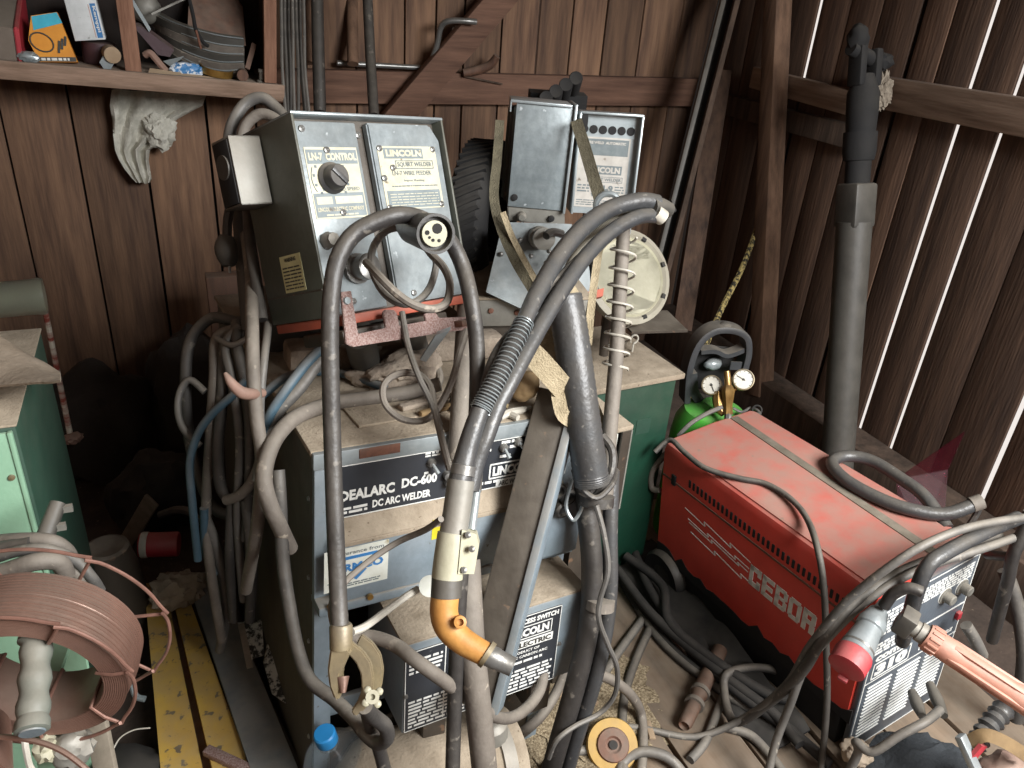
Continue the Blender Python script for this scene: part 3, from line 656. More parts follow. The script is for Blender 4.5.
for k in range(5): an = 2*PI*k/5+.4; bb.box((-.005, .018, .085), (.005, .0265, Lp-.03), Matrix.Rotation(an, 4, 'Z'), .002)
bb.done('grip_ribs', 'peach', p)
B(mp).box((-.022, -.03, -.012), (.022, .02, .02), frame((-.005, .01, -.01)), .004).done('socket_block', 'drum', p)
# thick hose lying on the red top
hs = [onp(MC, x, y, 2, CH+.024) for x, y in [(975, 512), (945, 514), (905, 508), (870, 494), (842, 477), (832, 462), (848, 456), (872, 461), (900, 478), (925, 496), (945, 520)]]
hs = [MC @ h for h in hs]
hs[0] += V((0, 0, .03)); hs[-1] += V((.02, 0, -.03)); hs[-2] += V((0, 0, -.002))
t2 = thing('rubber_hose', hs[4], 'thick bent rubber hose lying on the dusty red machine top', 'hose')
B().tube(hs, .0165, n=14).done('hose', 'rubg', t2)
mk = zto(hs[0]+(hs[0]-hs[1]).normalized()*.0, hs[0]+(hs[0]-hs[1]))
B().lathe([(.0, -.02), (.019, -.02), (.019, .006), (.012, .007), (0, .007)], mk, 16).done('end_cap', 'cableb', t2)
B().tube([hs[0]+V((0, 0, 0)), hs[0]+V((.01, .0, -.03)), hs[0]+V((.0, 0, -.07))], .008, n=8).done('outlet', 'cabled', t2)
# cables about the red welder
def top(x, y, h=.012): return MC @ onp(MC, x, y, 2, CH+h)
c1 = [P(655, 452, 2.25), top(670, 440), top(684, 452), top(705, 468), top(738, 478), top(766, 484), top(790, 500)+V((-.0, 0, .004)), top(806, 522)+V((0, 0, .01)), P(818, 550, 1.77), P(824, 590, 1.76), P(826, 640, 1.78), P(827, 700, 1.82), P(822, 760, 1.86), P(818, 790, 1.9)]
cable('power_cable', c1, .0078, 'cabled', 'thin dark cable running over the red top then down its side to the floor', world=True)
cable('power_cable', [(1040, 516, 1.60), (1000, 521, 1.56), (960, 530, 1.52), (920, 547, 1.50), (885, 570, 1.52), (857, 592, 1.56), (834, 615, 1.60), (807, 650, 1.68), (785, 686, 1.78), (744, 718, 1.92), (695, 737, 1.99), (640, 728, 2.03), (600, 727, 2.02), (566, 745, 1.98), (556, 775, 1.95)], .0085, 'cable', 'grey cable from the black handle sweeping down past the red side to the floor loops', n=12)
cable('power_cable', [(1040, 528, 1.72), (1005, 541, 1.68), (975, 551, 1.65), (935, 564, 1.63), (900, 579, 1.62), (865, 602, 1.62), (835, 630, 1.64), (806, 665, 1.70), (790, 705, 1.76), (775, 745, 1.80), (765, 790, 1.8)], .0095, 'cable', 'grey cable below the handle that drops off the picture beside the white-lettered side', n=10)
cable('power_cable', [(1000, 536, 1.72), (965, 547, 1.68), (930, 560, 1.65), (905, 570, 1.64), (880, 584, 1.63), (850, 606, 1.62), (822, 640, 1.64), (802, 672, 1.69), (770, 702, 1.85), (735, 722, 1.95), (724, 690, 2.03), (730, 672, 2.06), (765, 668, 2.1), (800, 680, 2.1)], .0115, 'cabled', 'dark cable under the handle ending in a loop by the wooden roller', n=10)
cable('power_cable', [(884, 606, 1.57), (893, 594, 1.55), (908, 588, 1.53), (922, 592, 1.52)], .012, 'rubber', 'short black cable curving out of the grey industrial plug', n=10)
cable('return_cable', [(966, 625, 1.83), (975, 640, 1.84), (982, 655, 1.86)], .014, 'cable', 'short grey hose stub right of the slate front panel', n=10)
cable('return_cable', [(1005, 570, 1.95), (1018, 610, 1.95), (1024, 660, 1.95), (1016, 720, 2.0)], .018, 'cabled', 'dark hose hanging at the right edge behind the orange handle', 'hose', n=10)
# bottom right junk
B().blob(P(915, 775, 1.80), (.14, .10, .06), .28, 2.2, 3, floor=ZF+.004).done('black_rag', 'ragb', L='crumpled black cloth heap below the front panel', C='cloth')
B().blob(P(856, 752, 1.80), (.035, .035, .025), .25, 2, 5, floor=ZF+.004).done('stone_chunk', 'card', L='pale rubble chunk left of the black cloth heap', C='rubble')
cable('return_cable', [(845, 780, 1.78), (858, 752, 1.74), (856, 742, 1.73), (872, 752, 1.7), (900, 735, 1.68), (925, 722, 1.68), (940, 710, 1.72)], .010, 'cable', 'grey cable with a clamp crossing the black cloth heap', n=10)
t2 = thing('return_connector', P(914, 700, 1.76), 'grey cable connectors plugged in at the foot of the front panel', 'connector')
for (x, y, d), (x2, y2, d2) in (((912, 692, 1.84), (922, 716, 1.76)), ((930, 684, 1.86), (944, 716, 1.77))):
    B().tube(Q([(x, y, d), ((x+x2)/2, (y+y2)/2, (d+d2)/2), (x2, y2, d2)]), [.010, .014, .009], n=12).done('plug', 'drum', t2)
bb = B(); pts = Q([(975, 745, 1.62), (990, 725, 1.63), (1005, 708, 1.65)])
ca = cat_rom(pts, 10, False)
bb.tube(ca, [.020+.0035*math.sin(i*2.2) for i in range(len(ca))], n=14, sub=1).done('corrugated_hose', 'rubg', L='short corrugated grey hose under the orange handle', C='hose')
B().bar(P(960, 735, 1.6), P(985, 790, 1.58), .022, .016, bev=.003).done('grey_stick', 'galv', L='grey weathered stick at the bottom right corner', C='stick')
B().tube(Q([(970, 742, 1.6), (985, 735, 1.58), (1005, 742, 1.57), (1030, 758, 1.57)]), [.008, .012, .012, .006], n=8, flat=(.004, .013)).done('leather_strip', 'leather', L='torn tan leather strip at the bottom right corner', C='strip')
B().blob(P(1005, 778, 1.62), (.07, .05, .05), .2, 2, 9, floor=ZF+.004).done('round_cup', 'pink', L='dull pinkish rounded lid in the bottom right corner', C='lid')
B().box((-.012, -.004, -.02), (.012, .004, .02), Matrix.Translation(P(977, 752, 1.59)) @ Matrix.Rotation(.5, 4, 'Y')).done('red_scrap', 'redl', L='small red plastic scrap beside the grey weathered stick', C='scrap')
# ------------------------------------------------------------------ big blue-grey welder in the middle
MD = frame((.1255, 1.0788, .1543), (-2.63, 3.56, 6.01)); DW, DL, DH = .555, .86, .724
t = thing('arc_welder', MD, 'large dusty blue-grey arc welder with black control panel and open lower bay', 'welding machine')
DZ = -.19
# sides
B(MD).box((0, .012, DZ), (.014, DL, DH-.004), None, .003).done('side_panel', 'olive2', t)
B(MD).box((DW-.014, .012, DZ), (DW, DL, DH-.004), None, .003).done('side_panel', 'dgrey', t)
B(MD).box((.014, DL-.014, DZ), (DW-.014, DL, DH-.004)).done('rear_panel', 'dgrey', t)
B(MD).box((.015, .02, DZ), (DW-.015, DL-.015, DZ+.05)).done('base_tray', 'dgrey', t)
bb = B(MD); zl = .405
for x in (0, DW-.034): bb.box((x, -.002, DZ), (x+.034, .012, DH-.03), None, .002)
bb.done('corner_post', 'steel2', t)
# dusty lid with a band in front
B(MD).box((-.006, .0, DH-.006), (DW+.006, DL+.004, DH+.006), None, .003).done('lid', 'dusty', t)
B(MD).box((-.004, -.010, DH-.026), (DW+.004, .004, DH+.004), None, .002).done('lid_band', 'galv', t)
B(MD).box((.075, -.012, DH-.016), (.15, -.0095, DH+.003), None, .001).done('rust_patch', 'rustb', t, L='rusty stretch of the lid band')
# control panel
pz1, pz0 = DH-.027, onp(MD, 335, 519, 1, -.004).z
xr = .50
B(MD).box((.036, -.006, pz0), (xr+.02, .006, pz1)).done('control_panel', 'black', t)
FD = axes((0, -.0062, 0), (1, 0, 0), (0, 0, 1), (0, -1, 0))
def dl(x, y): l = onp(MD, x, y, 1, -.006); return l.x, l.z
bb = B(MD)
bb.outline((.036, pz0, xr+.02, pz1), .002, FD)
x0, z0 = dl(336, 517); x1, z1 = dl(436, 489)
bb.text('IDEALARC', (x0, pz0+.034, dl(394, 500)[0], pz0+.056), FD, .03)
bb.text('DC-600', (dl(401, 495)[0], pz0+.039, x1, pz0+.060), FD, .03)
bb.text('DC ARC WELDER', (dl(372, 512)[0], pz0+.010, dl(430, 500)[0], pz0+.026), FD, .025)
bb.dashes((x0, pz0+.008, dl(367, 512)[0], pz0+.024), 2, FD, 2, .6)
xa, za = dl(426, 444); xb, zb = dl(438, 455)
bb.dashes((xa, zb, xb+.004, za), 5, FD, 7, .6); bb.dashes((xa, zb-.036, xa+.012, zb-.030), 1, FD, 3, .8)
xa, za = dl(490, 463); xb, zb = dl(540, 470)
bb.outline((xa, za-.037, xa+.105, za-.003), .003, FD); bb.text('LINCOLN', (xa+.008, za-.031, xa+.098, za-.010), FD, .035)
bb.rect((xa+.018, za-.058, xa+.095, za-.041), FD); 
for k, (x, z) in enumerate([(487, 450), (497, 438), (506, 455), (516, 445), (508, 441)]):
    u, v = dl(x, z); bb.dashes((u-.014, v-.004, u+.014, v+.003), 1, FD, 20+k, .8)
bb.dashes((xa-.03, pz0+.012, xa+.09, pz0+.02), 1, FD, 31, .7)
bb.done('lettering', 'white', t)
bb = B(MD); bb.text('ARC WELDER', (xa+.024, za-.055, xa+.089, za-.044), axes((0, -.0067, 0), (1, 0, 0), (0, 0, 1), (0, -1, 0)), .02); bb.done('badge_lettering', 'dark', t)
for x, y, dx in ((431, 462, .006), (503, 447, .004), (518, 441, .008)):
    u, v = dl(x, y); mk = axes((u, -.006, v), (1, 0, 0), (0, 0, 1), (0, -1, 0))
    s = B(MD).lathe([(0, 0), (.009, 0), (.009, .006), (.006, .01), (0, .01)], mk, 12).done('toggle_switch', 'steelr', t)
    B(MD).tube([(u, -.014, v), (u+dx, -.028, v-.014)], [.0028, .0045], n=8, sub=1).done('lever', 'galv', s)
for x, y in ((446, 474), (447, 481)):
    u, v = dl(x, y); B(MD).lathe([(0, 0), (.008, 0), (.008, .012), (0, .014)], axes((u, -.006, v), (1, 0, 0), (0, 0, 1), (0, -1, 0)), 12).done('panel_knob', 'steelr', t)
# dusty ledge then lower panel
B(MD).prism([(-.034, pz0-.034), (.0, pz0-.002), (.01, pz0-.002), (.01, pz0-.044), (-.034, pz0-.044)], .036, DW-.04, axes((0, 0, 0), (0, 1, 0), (0, 0, 1), (1, 0, 0)), .002).done('ledge', 'dusty', t)
B(MD).box((.034, -.030, zl+.02), (DW-.036, -.018, pz0-.044), None, .002).done('lower_panel', 'steel2', t)
B(MD).box((.034, -.018, zl+.02), (DW-.036, .004, pz0-.044)).done('panel_backing', 'dgrey', t)
B(MD).box((.0, -.034, zl), (DW-.004, .02, zl+.02), None, .003).done('sill', 'steel2', t)
B(MD).box((.034, .006, zl+.002), (DW-.034, .02, pz1)).done('inner_wall', 'dgrey', t)
FL = axes((0, -.0302, 0), (1, 0, 0), (0, 0, 1), (0, -1, 0))
def ll(x, y): l = onp(MD, x, y, 1, -.030); return l.x, l.z
sx0, _ = ll(324, 570); sx1b, _ = ll(388, 560); sz1 = min(ll(324, 540)[1], pz0-.048); sz0 = max(ll(324, 594)[1], zl+.022)
sh_ = Matrix.Identity(4)
bb = B(MD).rect((sx0, sz0, sx1b, sz1), FL).done('maker_sticker', 'paper', t, L='white and blue dealer sticker')
FL2 = axes((0, -.0308, 0), (1, 0, 0), (0, 0, 1), (0, -1, 0)); sw, shh = sx1b-sx0, sz1-sz0
bb = B(MD)
bb.text('RMCO', (sx0+.30*sw, sz0+.42*shh, sx0+.92*sw, sz0+.62*shh), FL2, .03)
bb.rect((sx0+.28*sw, sz0+.72*shh, sx0+.80*sw, sz0+.79*shh), FL2)
bb.prism([(sx0+.74*sw, sz0+.79*shh), (sx0+.82*sw, sz0+.79*shh), (sx0+.80*sw, sz0+.66*shh), (sx0+.74*sw, sz0+.66*shh)], 0, .0006, FL2)
bb.prism([(sx0+.40*sw, sz0+.28*shh), (sx0+.50*sw, sz0+.18*shh), (sx0+.66*sw, sz0+.40*shh), (sx0+.59*sw, sz0+.43*shh), (sx0+.50*sw, sz0+.28*shh), (sx0+.44*sw, sz0+.33*shh)], 0, .0006, FL2)
bb.done('blue_mark', 'bluel', t)
bb = B(MD); bb.text('deliverance from', (sx0+.10*sw, sz0+.84*shh, sx0+.92*sw, sz0+.93*shh), FL2, .01); bb.dashes((sx0+.34*sw, sz0+.06*shh, sx0+.88*sw, sz0+.16*shh), 2, FL2, 5, .5); bb.dashes((sx0+.05*sw, sz0+.2*shh, sx0+.24*sw, sz0+.24*shh), 1, FL2, 5, .5)
bb.done('sticker_lettering', 'greyl', t)
u, v = ll(437, 528); B(MD).rect((u-.010, v-.024, u+.010, v+.020), FL).done('yellow_tag', 'yels', t, L='small yellow tag')
bb = B(MD)
for x in (sx0+.01, sx0+.085): bb.lathe([(0, 0), (.006, 0), (.006, .006), (0, .006)], axes((x, -.034, zl+.022), (1, 0, 0), (0, 0, 1), (0, -1, 0)), 10)
bb.done('brass_screw', 'brass', t)
# terminal box on the right of the lower panel
B(MD).box((.40, -.055, zl+.022), (DW-.012, -.031, pz0-.038), None, .004).done('terminal_box', 'steel2', t)
for x, y in ((556, 489), (560, 508), (566, 495)):
    l = onp(MD, x, y, 1, -.056); mk = axes((min(l.x, DW-.03), -.055, l.z), (1, 0, 0), (0, 0, 1), (0, -1, 0))
    B(MD).lathe([(.006, 0), (.017, 0), (.018, .012), (.014, .016), (.011, .016), (.010, .008), (0, .008)], mk, 18).done('socket', 'blackp', t)
# lower dark bay: crossbars and a tray front
B(MD).box((.034, .004, .115), (DW-.034, .016, .155), None, .002).done('bay_bar', 'steel2', t)
B(MD).box((.034, .0, DZ+.02), (DW-.034, .014, .06), None, .003).done('kick_plate', 'dgrey', t)
bb = B(MD)
for z in (.62, .45, .30, .05): bb.lathe([(0, 0), (.005, 0), (.004, .003), (0, .004)], axes((0, .03, z), (0, -1, 0), (0, 0, 1), (-1, 0, 0)), 8)
bb.done('side_screws', 'galv', t)
# switch box slid into the bay
MM = frame((.285, .99, .285), (-2.41, 1.44, 5.27)); mw_, md_, mh = .407, .20, .226
t = thing('switch_box', MM, 'dusty blue-grey process switch box with black white-lettered plate, jutting from the open bay', 'switch box')
B(MM).box((0, 0, 0), (mw_, md_, mh-.004), None, .004).done('case', 'steel2', t)
B(MM).box((.001, .002, mh-.006), (mw_-.001, md_, mh+.001), None, .002).done('top_dust', 'dusty', t, L='thick dust on top')
B(MM).rect((.004, .004, .345, .205), FRONT, .002).done('name_plate', 'black', t)
F3 = axes((0, -.0021, 0), (1, 0, 0), (0, 0, 1), (0, -1, 0))
bb = B(MM); bb.outline((.004, .004, .345, .205), .0016, F3); bb.rect((.085, .01, .087, .2), F3)
bb.dashes((.012, .012, .16, .085), 8, F3, 4, .5); bb.dashes((.012, .15, .08, .19), 4, F3, 9, .5)
bb.text('MULTI-PROCESS SWITCH', (.185, .184, .338, .197), F3, .03)
bb.outline((.215, .145, .325, .178), .002, F3); bb.text('LINCOLN', (.222, .151, .318, .172), F3, .035)
bb.rect((.235, .121, .33, .141), F3)
bb.text('A PRODUCT OF', (.225, .108, .30, .115), F3, .02); bb.text('DC CARBON ARC', (.235, .096, .32, .103), F3, .02)
bb.dashes((.22, .082, .31, .09), 1, F3, 12, .7); bb.dashes((.20, .012, .335, .07), 6, F3, 14, .5)
bb.done('lettering', 'white', t)
bb = B(MM); bb.text('ELECTRIC', (.241, .124, .325, .138), axes((0, -.0028, 0), (1, 0, 0), (0, 0, 1), (0, -1, 0)), .03); bb.done('badge_lettering', 'dark', t)
for x, z in ((.002, .10), (.345, .1)): B(MM).lathe([(0, 0), (.005, 0), (.004, .004), (0, .004)], axes((x+.004, -.002, z), (1, 0, 0), (0, 0, 1), (0, -1, 0)), 10).done('screw', 'steelr', t)
for x in (.05, .3): B(MM).box((x, .01, -.075-.02), (x+.05, .16, .001), None, .003).done('bracket_foot', 'dgrey', t)
# grey sheet metal cabinet to the right of the arc welder
a = P(634, 425, 1.72); 
mg = frame((a.x, a.y, 0), (0, 0, 6))
t = thing('metal_cabinet', mg, 'narrow grey sheet-metal cabinet with folded edge between arc welder and dark green cabinet', 'cabinet')
zt = a.z; gw = .115
B(mg).box((-gw, .0, zt-.012), (0, .5, zt), None, .002).done('top', 'dusty', t)
B(mg).box((-.004, 0, zt-.23), (0, .5, zt-.013)).done('side_flange', 'greyp', t)
B(mg).box((-.028, .0, zt-.23), (-.005, .006, zt-.013)).done('front_flange', 'dgrey', t)
B(mg).box((-gw, .02, ZF+.01), (-.03, .48, zt-.013)).done('case', 'dgrey', t)
B(mg).box((-.062, .008, zt-.09), (-.034, .019, zt-.02)).done('white_plate', 'paper', t)
# dark green cabinet
a = P(678, 374, 2.22)
zt = a.z; mg = frame((a.x, a.y, 0), (0, 0, 4)); gw = .36
t = thing('green_cabinet', mg, 'dark green metal cabinet with dusty brown top behind the tall hose', 'cabinet')
B(mg).box((-gw, 0, ZF+.005), (0, .34, zt-.012), None, .006).done('case', 'dgreen', t)
B(mg).box((-gw-.012, -.014, zt-.0115), (.016, .36, zt+.006), None, .003).done('top', 'dusty', t)
B(mg).tube([V((-.05, .16, zt+.004)), V((-.05, .16, zt+.03))]+[V((-.05+.014*math.sin(k*.9), .16, zt+.047-.014*math.cos(k*.9))) for k in range(7)], .003, n=6).done('wire_eye', 'cablew', t)
B(mg).rect((-.12, zt-.18, -.07, zt-.13), axes((0, -.001, 0), (1, 0, 0), (0, 0, 1), (0, -1, 0))).done('worn_patch', 'mgreen', t)
# ------------------------------------------------------------------ LN-7 control box
ML = frame((.2116, 1.176, 1.0955), (-22.92, 5.4, 23.49)); LW, LD, LH = .322, .183, .329
t = thing('wire_feeder', ML, 'tilted blue-grey wire feed control box with dial, olive side and red underside', 'wire feeder')
B(ML).box((0, 0, 0), (.005, LD, LH), None, .0015).done('side_panel', 'olive', t)
B(ML).box((LW-.005, 0, 0), (LW, LD, LH), None, .0015).done('side_panel', 'olive', t)
B(ML).box((0, -.001, LH-.005), (LW, LD, LH), None, .0015).done('hood', 'galv', t)
B(ML).box((.005, LD-.005, 0), (LW-.005, LD, LH-.005)).done('rear_panel', 'olive', t)
B(ML).box((.0052, .026, .0), (LW-.0052, .032, LH-.0055)).done('face_plate', 'dgrey', t)
gx = .130
B(ML).box((.007, .012, .002), (gx, .0255, LH-.012), None, .003).done('control_panel', 'steel', t)
B(ML).prism([(gx+.022, .002), (LW-.008, .002), (LW-.008, LH-.04), (LW-.026, LH-.012), (gx+.022, LH-.012)], -.0255, -.009, axes((0, 0, 0), (1, 0, 0), (0, 0, 1), (0, -1, 0)) @ Matrix.Scale(1, 4) if 0 else axes((0, 0, 0), (1, 0, 0), (0, 0, 1), (0, -1, 0)), .003).done('feeder_panel', 'steel', t)
B(ML).box((.004, .004, -.017), (LW-.004, LD-.003, -.0005), None, .003).done('base', 'orange', t, L='orange-red base')
def fl7(y): return axes((0, y, 0), (1, 0, 0), (0, 0, 1), (0, -1, 0))
# left plate: LN-7 CONTROL
def c7(x, y, d=.0115): l = onp(ML, x, y, 1, d); return l.x, l.z
ax, az = c7(303, 147); bx, bz = c7(362, 217); ax = max(ax, .012)
bx = gx-.008
bb = B(ML).rect((ax, bz, bx, az), fl7(.0118), .001).done('dial_plate', 'cream', t)
f1 = fl7(.0107)
bb = B(ML); bb.rect((ax+.002, az-.027, bx-.002, az-.004), f1); bb.rect((ax+.002, bz+.003, bx-.002, bz+.042), f1); bb.done('plate_bands', 'plategrey', t)
f2 = fl7(.0101)
bb = B(ML); bb.text('LN-7  CONTROL', (ax+.005, az-.022, bx-.004, az-.009), f2, .035); bb.text('LINCOLN ELECTRIC COMPANY', (ax+.005, bz+.012, bx-.006, bz+.019), f2, .02)
for r in ((ax+.006, bz+.024, ax+.036, bz+.036), (ax+.042, bz+.024, bx-.006, bz+.036)): bb.rect(r, f2)
bb.dashes((ax+.02, bz+.005, bx-.02, bz+.009), 1, f2, 2); bb.done('plate_lettering', 'cream', t)
kx, kz = c7(335, 177, .0)
bb = B(ML); bb.text('WIRE FEED SPEED', (kx-.022, bz+.045, bx-.008, bz+.051), f1, .01)
for k in range(11):
    a = rad(225-27*k); u, v = kx+.033*math.cos(a), kz+.033*math.sin(a); bb.rect((u-.0022, v-.0022, u+.0022, v+.0022), f1)
bb.tube([V((kx+.038*math.cos(rad(a)), .0106, kz+.038*math.sin(rad(a)))) for a in range(150, 215, 8)], .0008, n=5, sub=1)
bb.done('dial_marks', 'greyl', t)
mk = axes((kx, .0105, kz), (1, 0, 0), (0, 0, 1), (0, -1, 0))
kn = B(ML).lathe([(0, 0), (.026, 0), (.026, .004), (.021, .008), (.0195, .022), (.017, .025), (0, .025)], mk, 30).done('knob', 'blackp', t)
B(ML).bar((kx-.012, -.015, kz+.012), (kx+.012, -.015, kz-.012), .008, .006, up=(0, 1, 0), bev=.001).done('pointer', 'rubg', kn)
# right plate
ax, az = c7(371, 146, .0085); bx, bz = c7(444, 207, .0085)
ax = gx+.034
B(ML).rect((ax, bz, bx, az), fl7(.0088), .001).done('name_plate', 'cream', t)
f1, f2 = fl7(.0077), fl7(.0071); w_ = bx-ax; h_ = az-bz
bb = B(ML); bb.rect((ax+.09*w_, az-.195*h_, ax+.76*w_, az-.03*h_), f1); bb.rect((ax+.04*w_, bz+.02*h_, bx-.04*w_, bz+.30*h_), f1); bb.done('plate_bands', 'plategrey', t)
bb = B(ML); bb.text('LINCOLN', (ax+.12*w_, az-.165*h_, ax+.73*w_, az-.055*h_), f2, .04); bb.dashes((ax+.08*w_, bz+.06*h_, bx-.08*w_, bz+.28*h_), 5, f2, 6, .25); bb.done('plate_lettering', 'cream', t)
bb = B(ML); bb.outline((ax+.26*w_, az-.36*h_, ax+.92*w_, az-.225*h_), .0014, f1); bb.text('SQUIRT WELDER', (ax+.29*w_, az-.335*h_, ax+.89*w_, az-.25*h_), f1, .015)
bb.text('LN-7 WIRE FEEDER', (ax+.18*w_, az-.46*h_, ax+.86*w_, az-.39*h_), f1, .01); bb.text('Input Rating', (ax+.36*w_, az-.57*h_, ax+.72*w_, az-.525*h_), f1, .01); bb.dashes((ax+.14*w_, az-.64*h_, bx-.06*w_, az-.61*h_), 1, f1, 3, .6)
bb.done('plate_print', 'greyl', t)
for u, v, y in ((.022, LH-.025, .012), (.028, .115, .012), (ax+.005, az-.004, .009), (bx-.006, az-.005, .009), (ax+.005, bz+.004, .009), (bx-.006, bz+.006, .009), (gx+.01, LH-.03, .024), (gx+.06, .018, .009), (.06, .02, .012), (ax+.03*w_, az-.5*h_, .008), (ax+.2*w_, az-.34*h_, .008), (kx, c7(335, 148)[1]-.004, .0105), (kx+.01, c7(344, 215)[1]+.004, .0105)):
    B(ML).lathe([(.0035, 0), (.006, 0), (.0055, .003), (.003, .004), (.0, .002)], axes((u, y, v), (1, 0, 0), (0, 0, 1), (0, -1, 0)), 10).done('screw', 'steelr', t)
u, v = c7(324, 241); mk = axes((max(u, .03), .011, v), (1, 0, 0), (0, 0, 1), (0, -1, 0))
B(ML).lathe([(0, 0), (.014, 0), (.014, .008), (.011, .012), (.011, .022), (0, .024)], mk, 8).done('toggle_knob', 'greyp', t)
u, v = c7(360, 268, .0); mk = axes((u, .01, v), (1, 0, 0), (0, 0, 1), (0, -1, 0))
B(ML).lathe([(0, 0), (.026, 0), (.026, .006), (.019, .008), (.019, .02), (.022, .022), (.022, .038), (.016, .04), (0, .04)], mk, 20).done('socket', 'steelr', t)
# warning sticker on the olive side
l0, l1 = onp(ML, 282, 259, 0, 0), onp(ML, 304, 288, 0, 0)
cz7 = (l0.z+l1.z)/2; cy7 = (l0.y+l1.y)/2
B(ML).rect((-cy7-.033, cz7-.031, -cy7+.033, cz7+.031), LEFT).done('warning_sticker', 'pys', t)
bb = B(ML); fL = axes((-.0006, 0, 0), (0, -1, 0), (0, 0, 1), (-1, 0, 0)); bb.text('WARNING', (-cy7-.018, cz7+.020, -cy7+.018, cz7+.027), fL, .03); bb.dashes((-cy7-.028, cz7-.026, -cy7+.028, cz7+.015), 7, fL, 5, .4); bb.done('sticker_lettering', 'dark', t)
B(ML).box((-.0012, .004, .045), (.0, LD-.004, .0475)).done('seam', 'dgrey', t)
# side junction box
jb = thing('junction_box', ML @ Matrix.Translation((-.09, .08, .2)), 'small open grey box bolted on the olive side of the dial control box', 'junction box')
a0 = onp(ML, 236, 135, 1, .10); a1 = onp(ML, 248, 205, 1, .10)
zt7, zb7 = a0.z-.0, a1.z+.0
xl7 = -.058
def jbox(lo, hi, n, m): B(ML).box(lo, hi, None, .001).done(n, m, jb)
y0j, y1j = .10, .16
jbox((xl7, y0j, zb7), (-.002, y0j+.004, zt7), 'front_wall', 'greyp'); jbox((xl7, y1j-.004, zb7), (-.002, y1j, zt7), 'rear_wall', 'dgrey')
jbox((xl7, y0j, zt7-.004), (-.002, y1j, zt7), 'top_wall', 'greyp'); jbox((xl7, y0j, zb7), (-.002, y1j, zb7+.004), 'bottom_wall', 'dgrey')
jbox((xl7-.002, y0j+.005, zb7+.005), (xl7+.002, y1j-.005, zt7-.005), 'side_plate', 'matt')
B(ML).lathe([(.014, 0), (.02, 0), (.02, .003), (.014, .003)], axes((xl7-.002, (y0j+y1j)/2, (zt7+zb7)/2+.01), (0, -1, 0), (0, 0, 1), (-1, 0, 0)), 18).done('knockout', 'drum', jb)
# support post of the box on the arc welder
pb = thing('mounting_post', P(462, 440, 1.36), 'dusty grey upright tube holding up the dial control box at its right side', 'post')
B().tube(Q([(468, 296, 1.52), (463, 375, 1.44), (458, 462, 1.385)]), .0195, n=16, sub=2).done('tube', 'cableb', pb)
B(ML).box((.04, .03, -.05), (.28, .16, -.0265), None, .004).done('cradle', 'dgrey', pb)
q = MD @ V((.2, .30, DH+.006)); q2 = ML @ V((.12, .1, -.04))
B().tube([q, q2], .03, n=14, sub=1).done('pedestal', 'drum', pb)
q = MD @ V((.33, .32, DH+.006)); q2 = ML @ V((.24, .1, -.04))
B().tube([q, q2], .026, n=14, sub=1).done('pedestal', 'drum', pb)
# rusty hook bracket
def bk(x, y): l = onp(ML, x, y, 1, -.02); return (l.x, l.z)
kp = [bk(*p) for p in [(340, 292), (350, 291), (357, 334), (385, 328), (382, 313), (384, 310), (393, 310), (396, 314), (398, 326), (425, 321), (423, 314), (434, 312), (438, 318), (469, 317), (471, 329), (440, 333), (352, 347), (345, 344)]]
t2 = B(ML).prism(kp, .018, .024, axes((0, 0, 0), (1, 0, 0), (0, 0, 1), (0, -1, 0)), .001).done('hook_bracket', 'rust', L='pitted rusty toothed hook bracket below the dial control box', C='bracket')
u, v = bk(461, 323); B(ML).box((u-.02, -.045, v-.006), (u+.014, -.018, v+.006), None, .002).done('end_lug', 'rustb', t2)
u, v = bk(345, 301); B(ML).lathe([(0, 0), (.007, 0), (.006, .004), (0, .004)], axes((u, -.024, v), (1, 0, 0), (0, 0, 1), (0, -1, 0)), 8).done('screw', 'galv', t2)
# connector on the front with grey leads
a, c = P(436, 234, 1.09), P(404, 226, 1.24)
mk = zto(c, a); Lc = (a-c).length
t2 = thing('round_connector', mk, 'black round multi-pin connector facing the camera in front of the dial control box', 'connector')
B(mk).lathe([(0, 0), (.014, 0), (.018, .02), (.024, .05), (.028, Lc-.02), (.0285, Lc), (.0245, Lc), (.0235, Lc-.014), (0, Lc-.014)], None, 30).done('shell', 'blackp', t2)
B(mk).lathe([(.0, Lc-.0135), (.0185, Lc-.0135), (.0185, Lc-.006), (0, Lc-.006)], None, 26).done('insert', 'clampc', t2)
bb = B(mk)
for x, y, r in ((.004, .007, .0075), (-.011, .002, .0035), (-.003, -.009, .0025), (.006, -.010, .0025), (-.008, -.005, .0022)): bb.lathe([(0, Lc-.0065), (r, Lc-.0065), (r, Lc-.0054), (0, Lc-.0054)], frame((x, y, 0)), 12)
bb.done('pin_holes', 'matt', t2)
cable('control_lead', [(405, 227, 1.25), (388, 230, 1.25), (376, 242, 1.265), (371, 258, 1.25), (374, 276, 1.24), (386, 295, 1.225), (404, 304, 1.225), (420, 299, 1.25), (431, 285, 1.28), (436, 262, 1.31), (428, 250, 1.33)], .0062, 'cable', 'grey lead looping out of the back of the round connector', n=8)
cable('control_lead', [(366, 262, 1.245), (378, 275, 1.215), (396, 293, 1.20), (414, 305, 1.20), (432, 309, 1.215), (446, 303, 1.235), (450, 285, 1.25), (444, 268, 1.265), (432, 255, 1.28), (426, 247, 1.29)], .0068, 'cableb', 'grey lead from the front socket curling under the round connector', n=8)
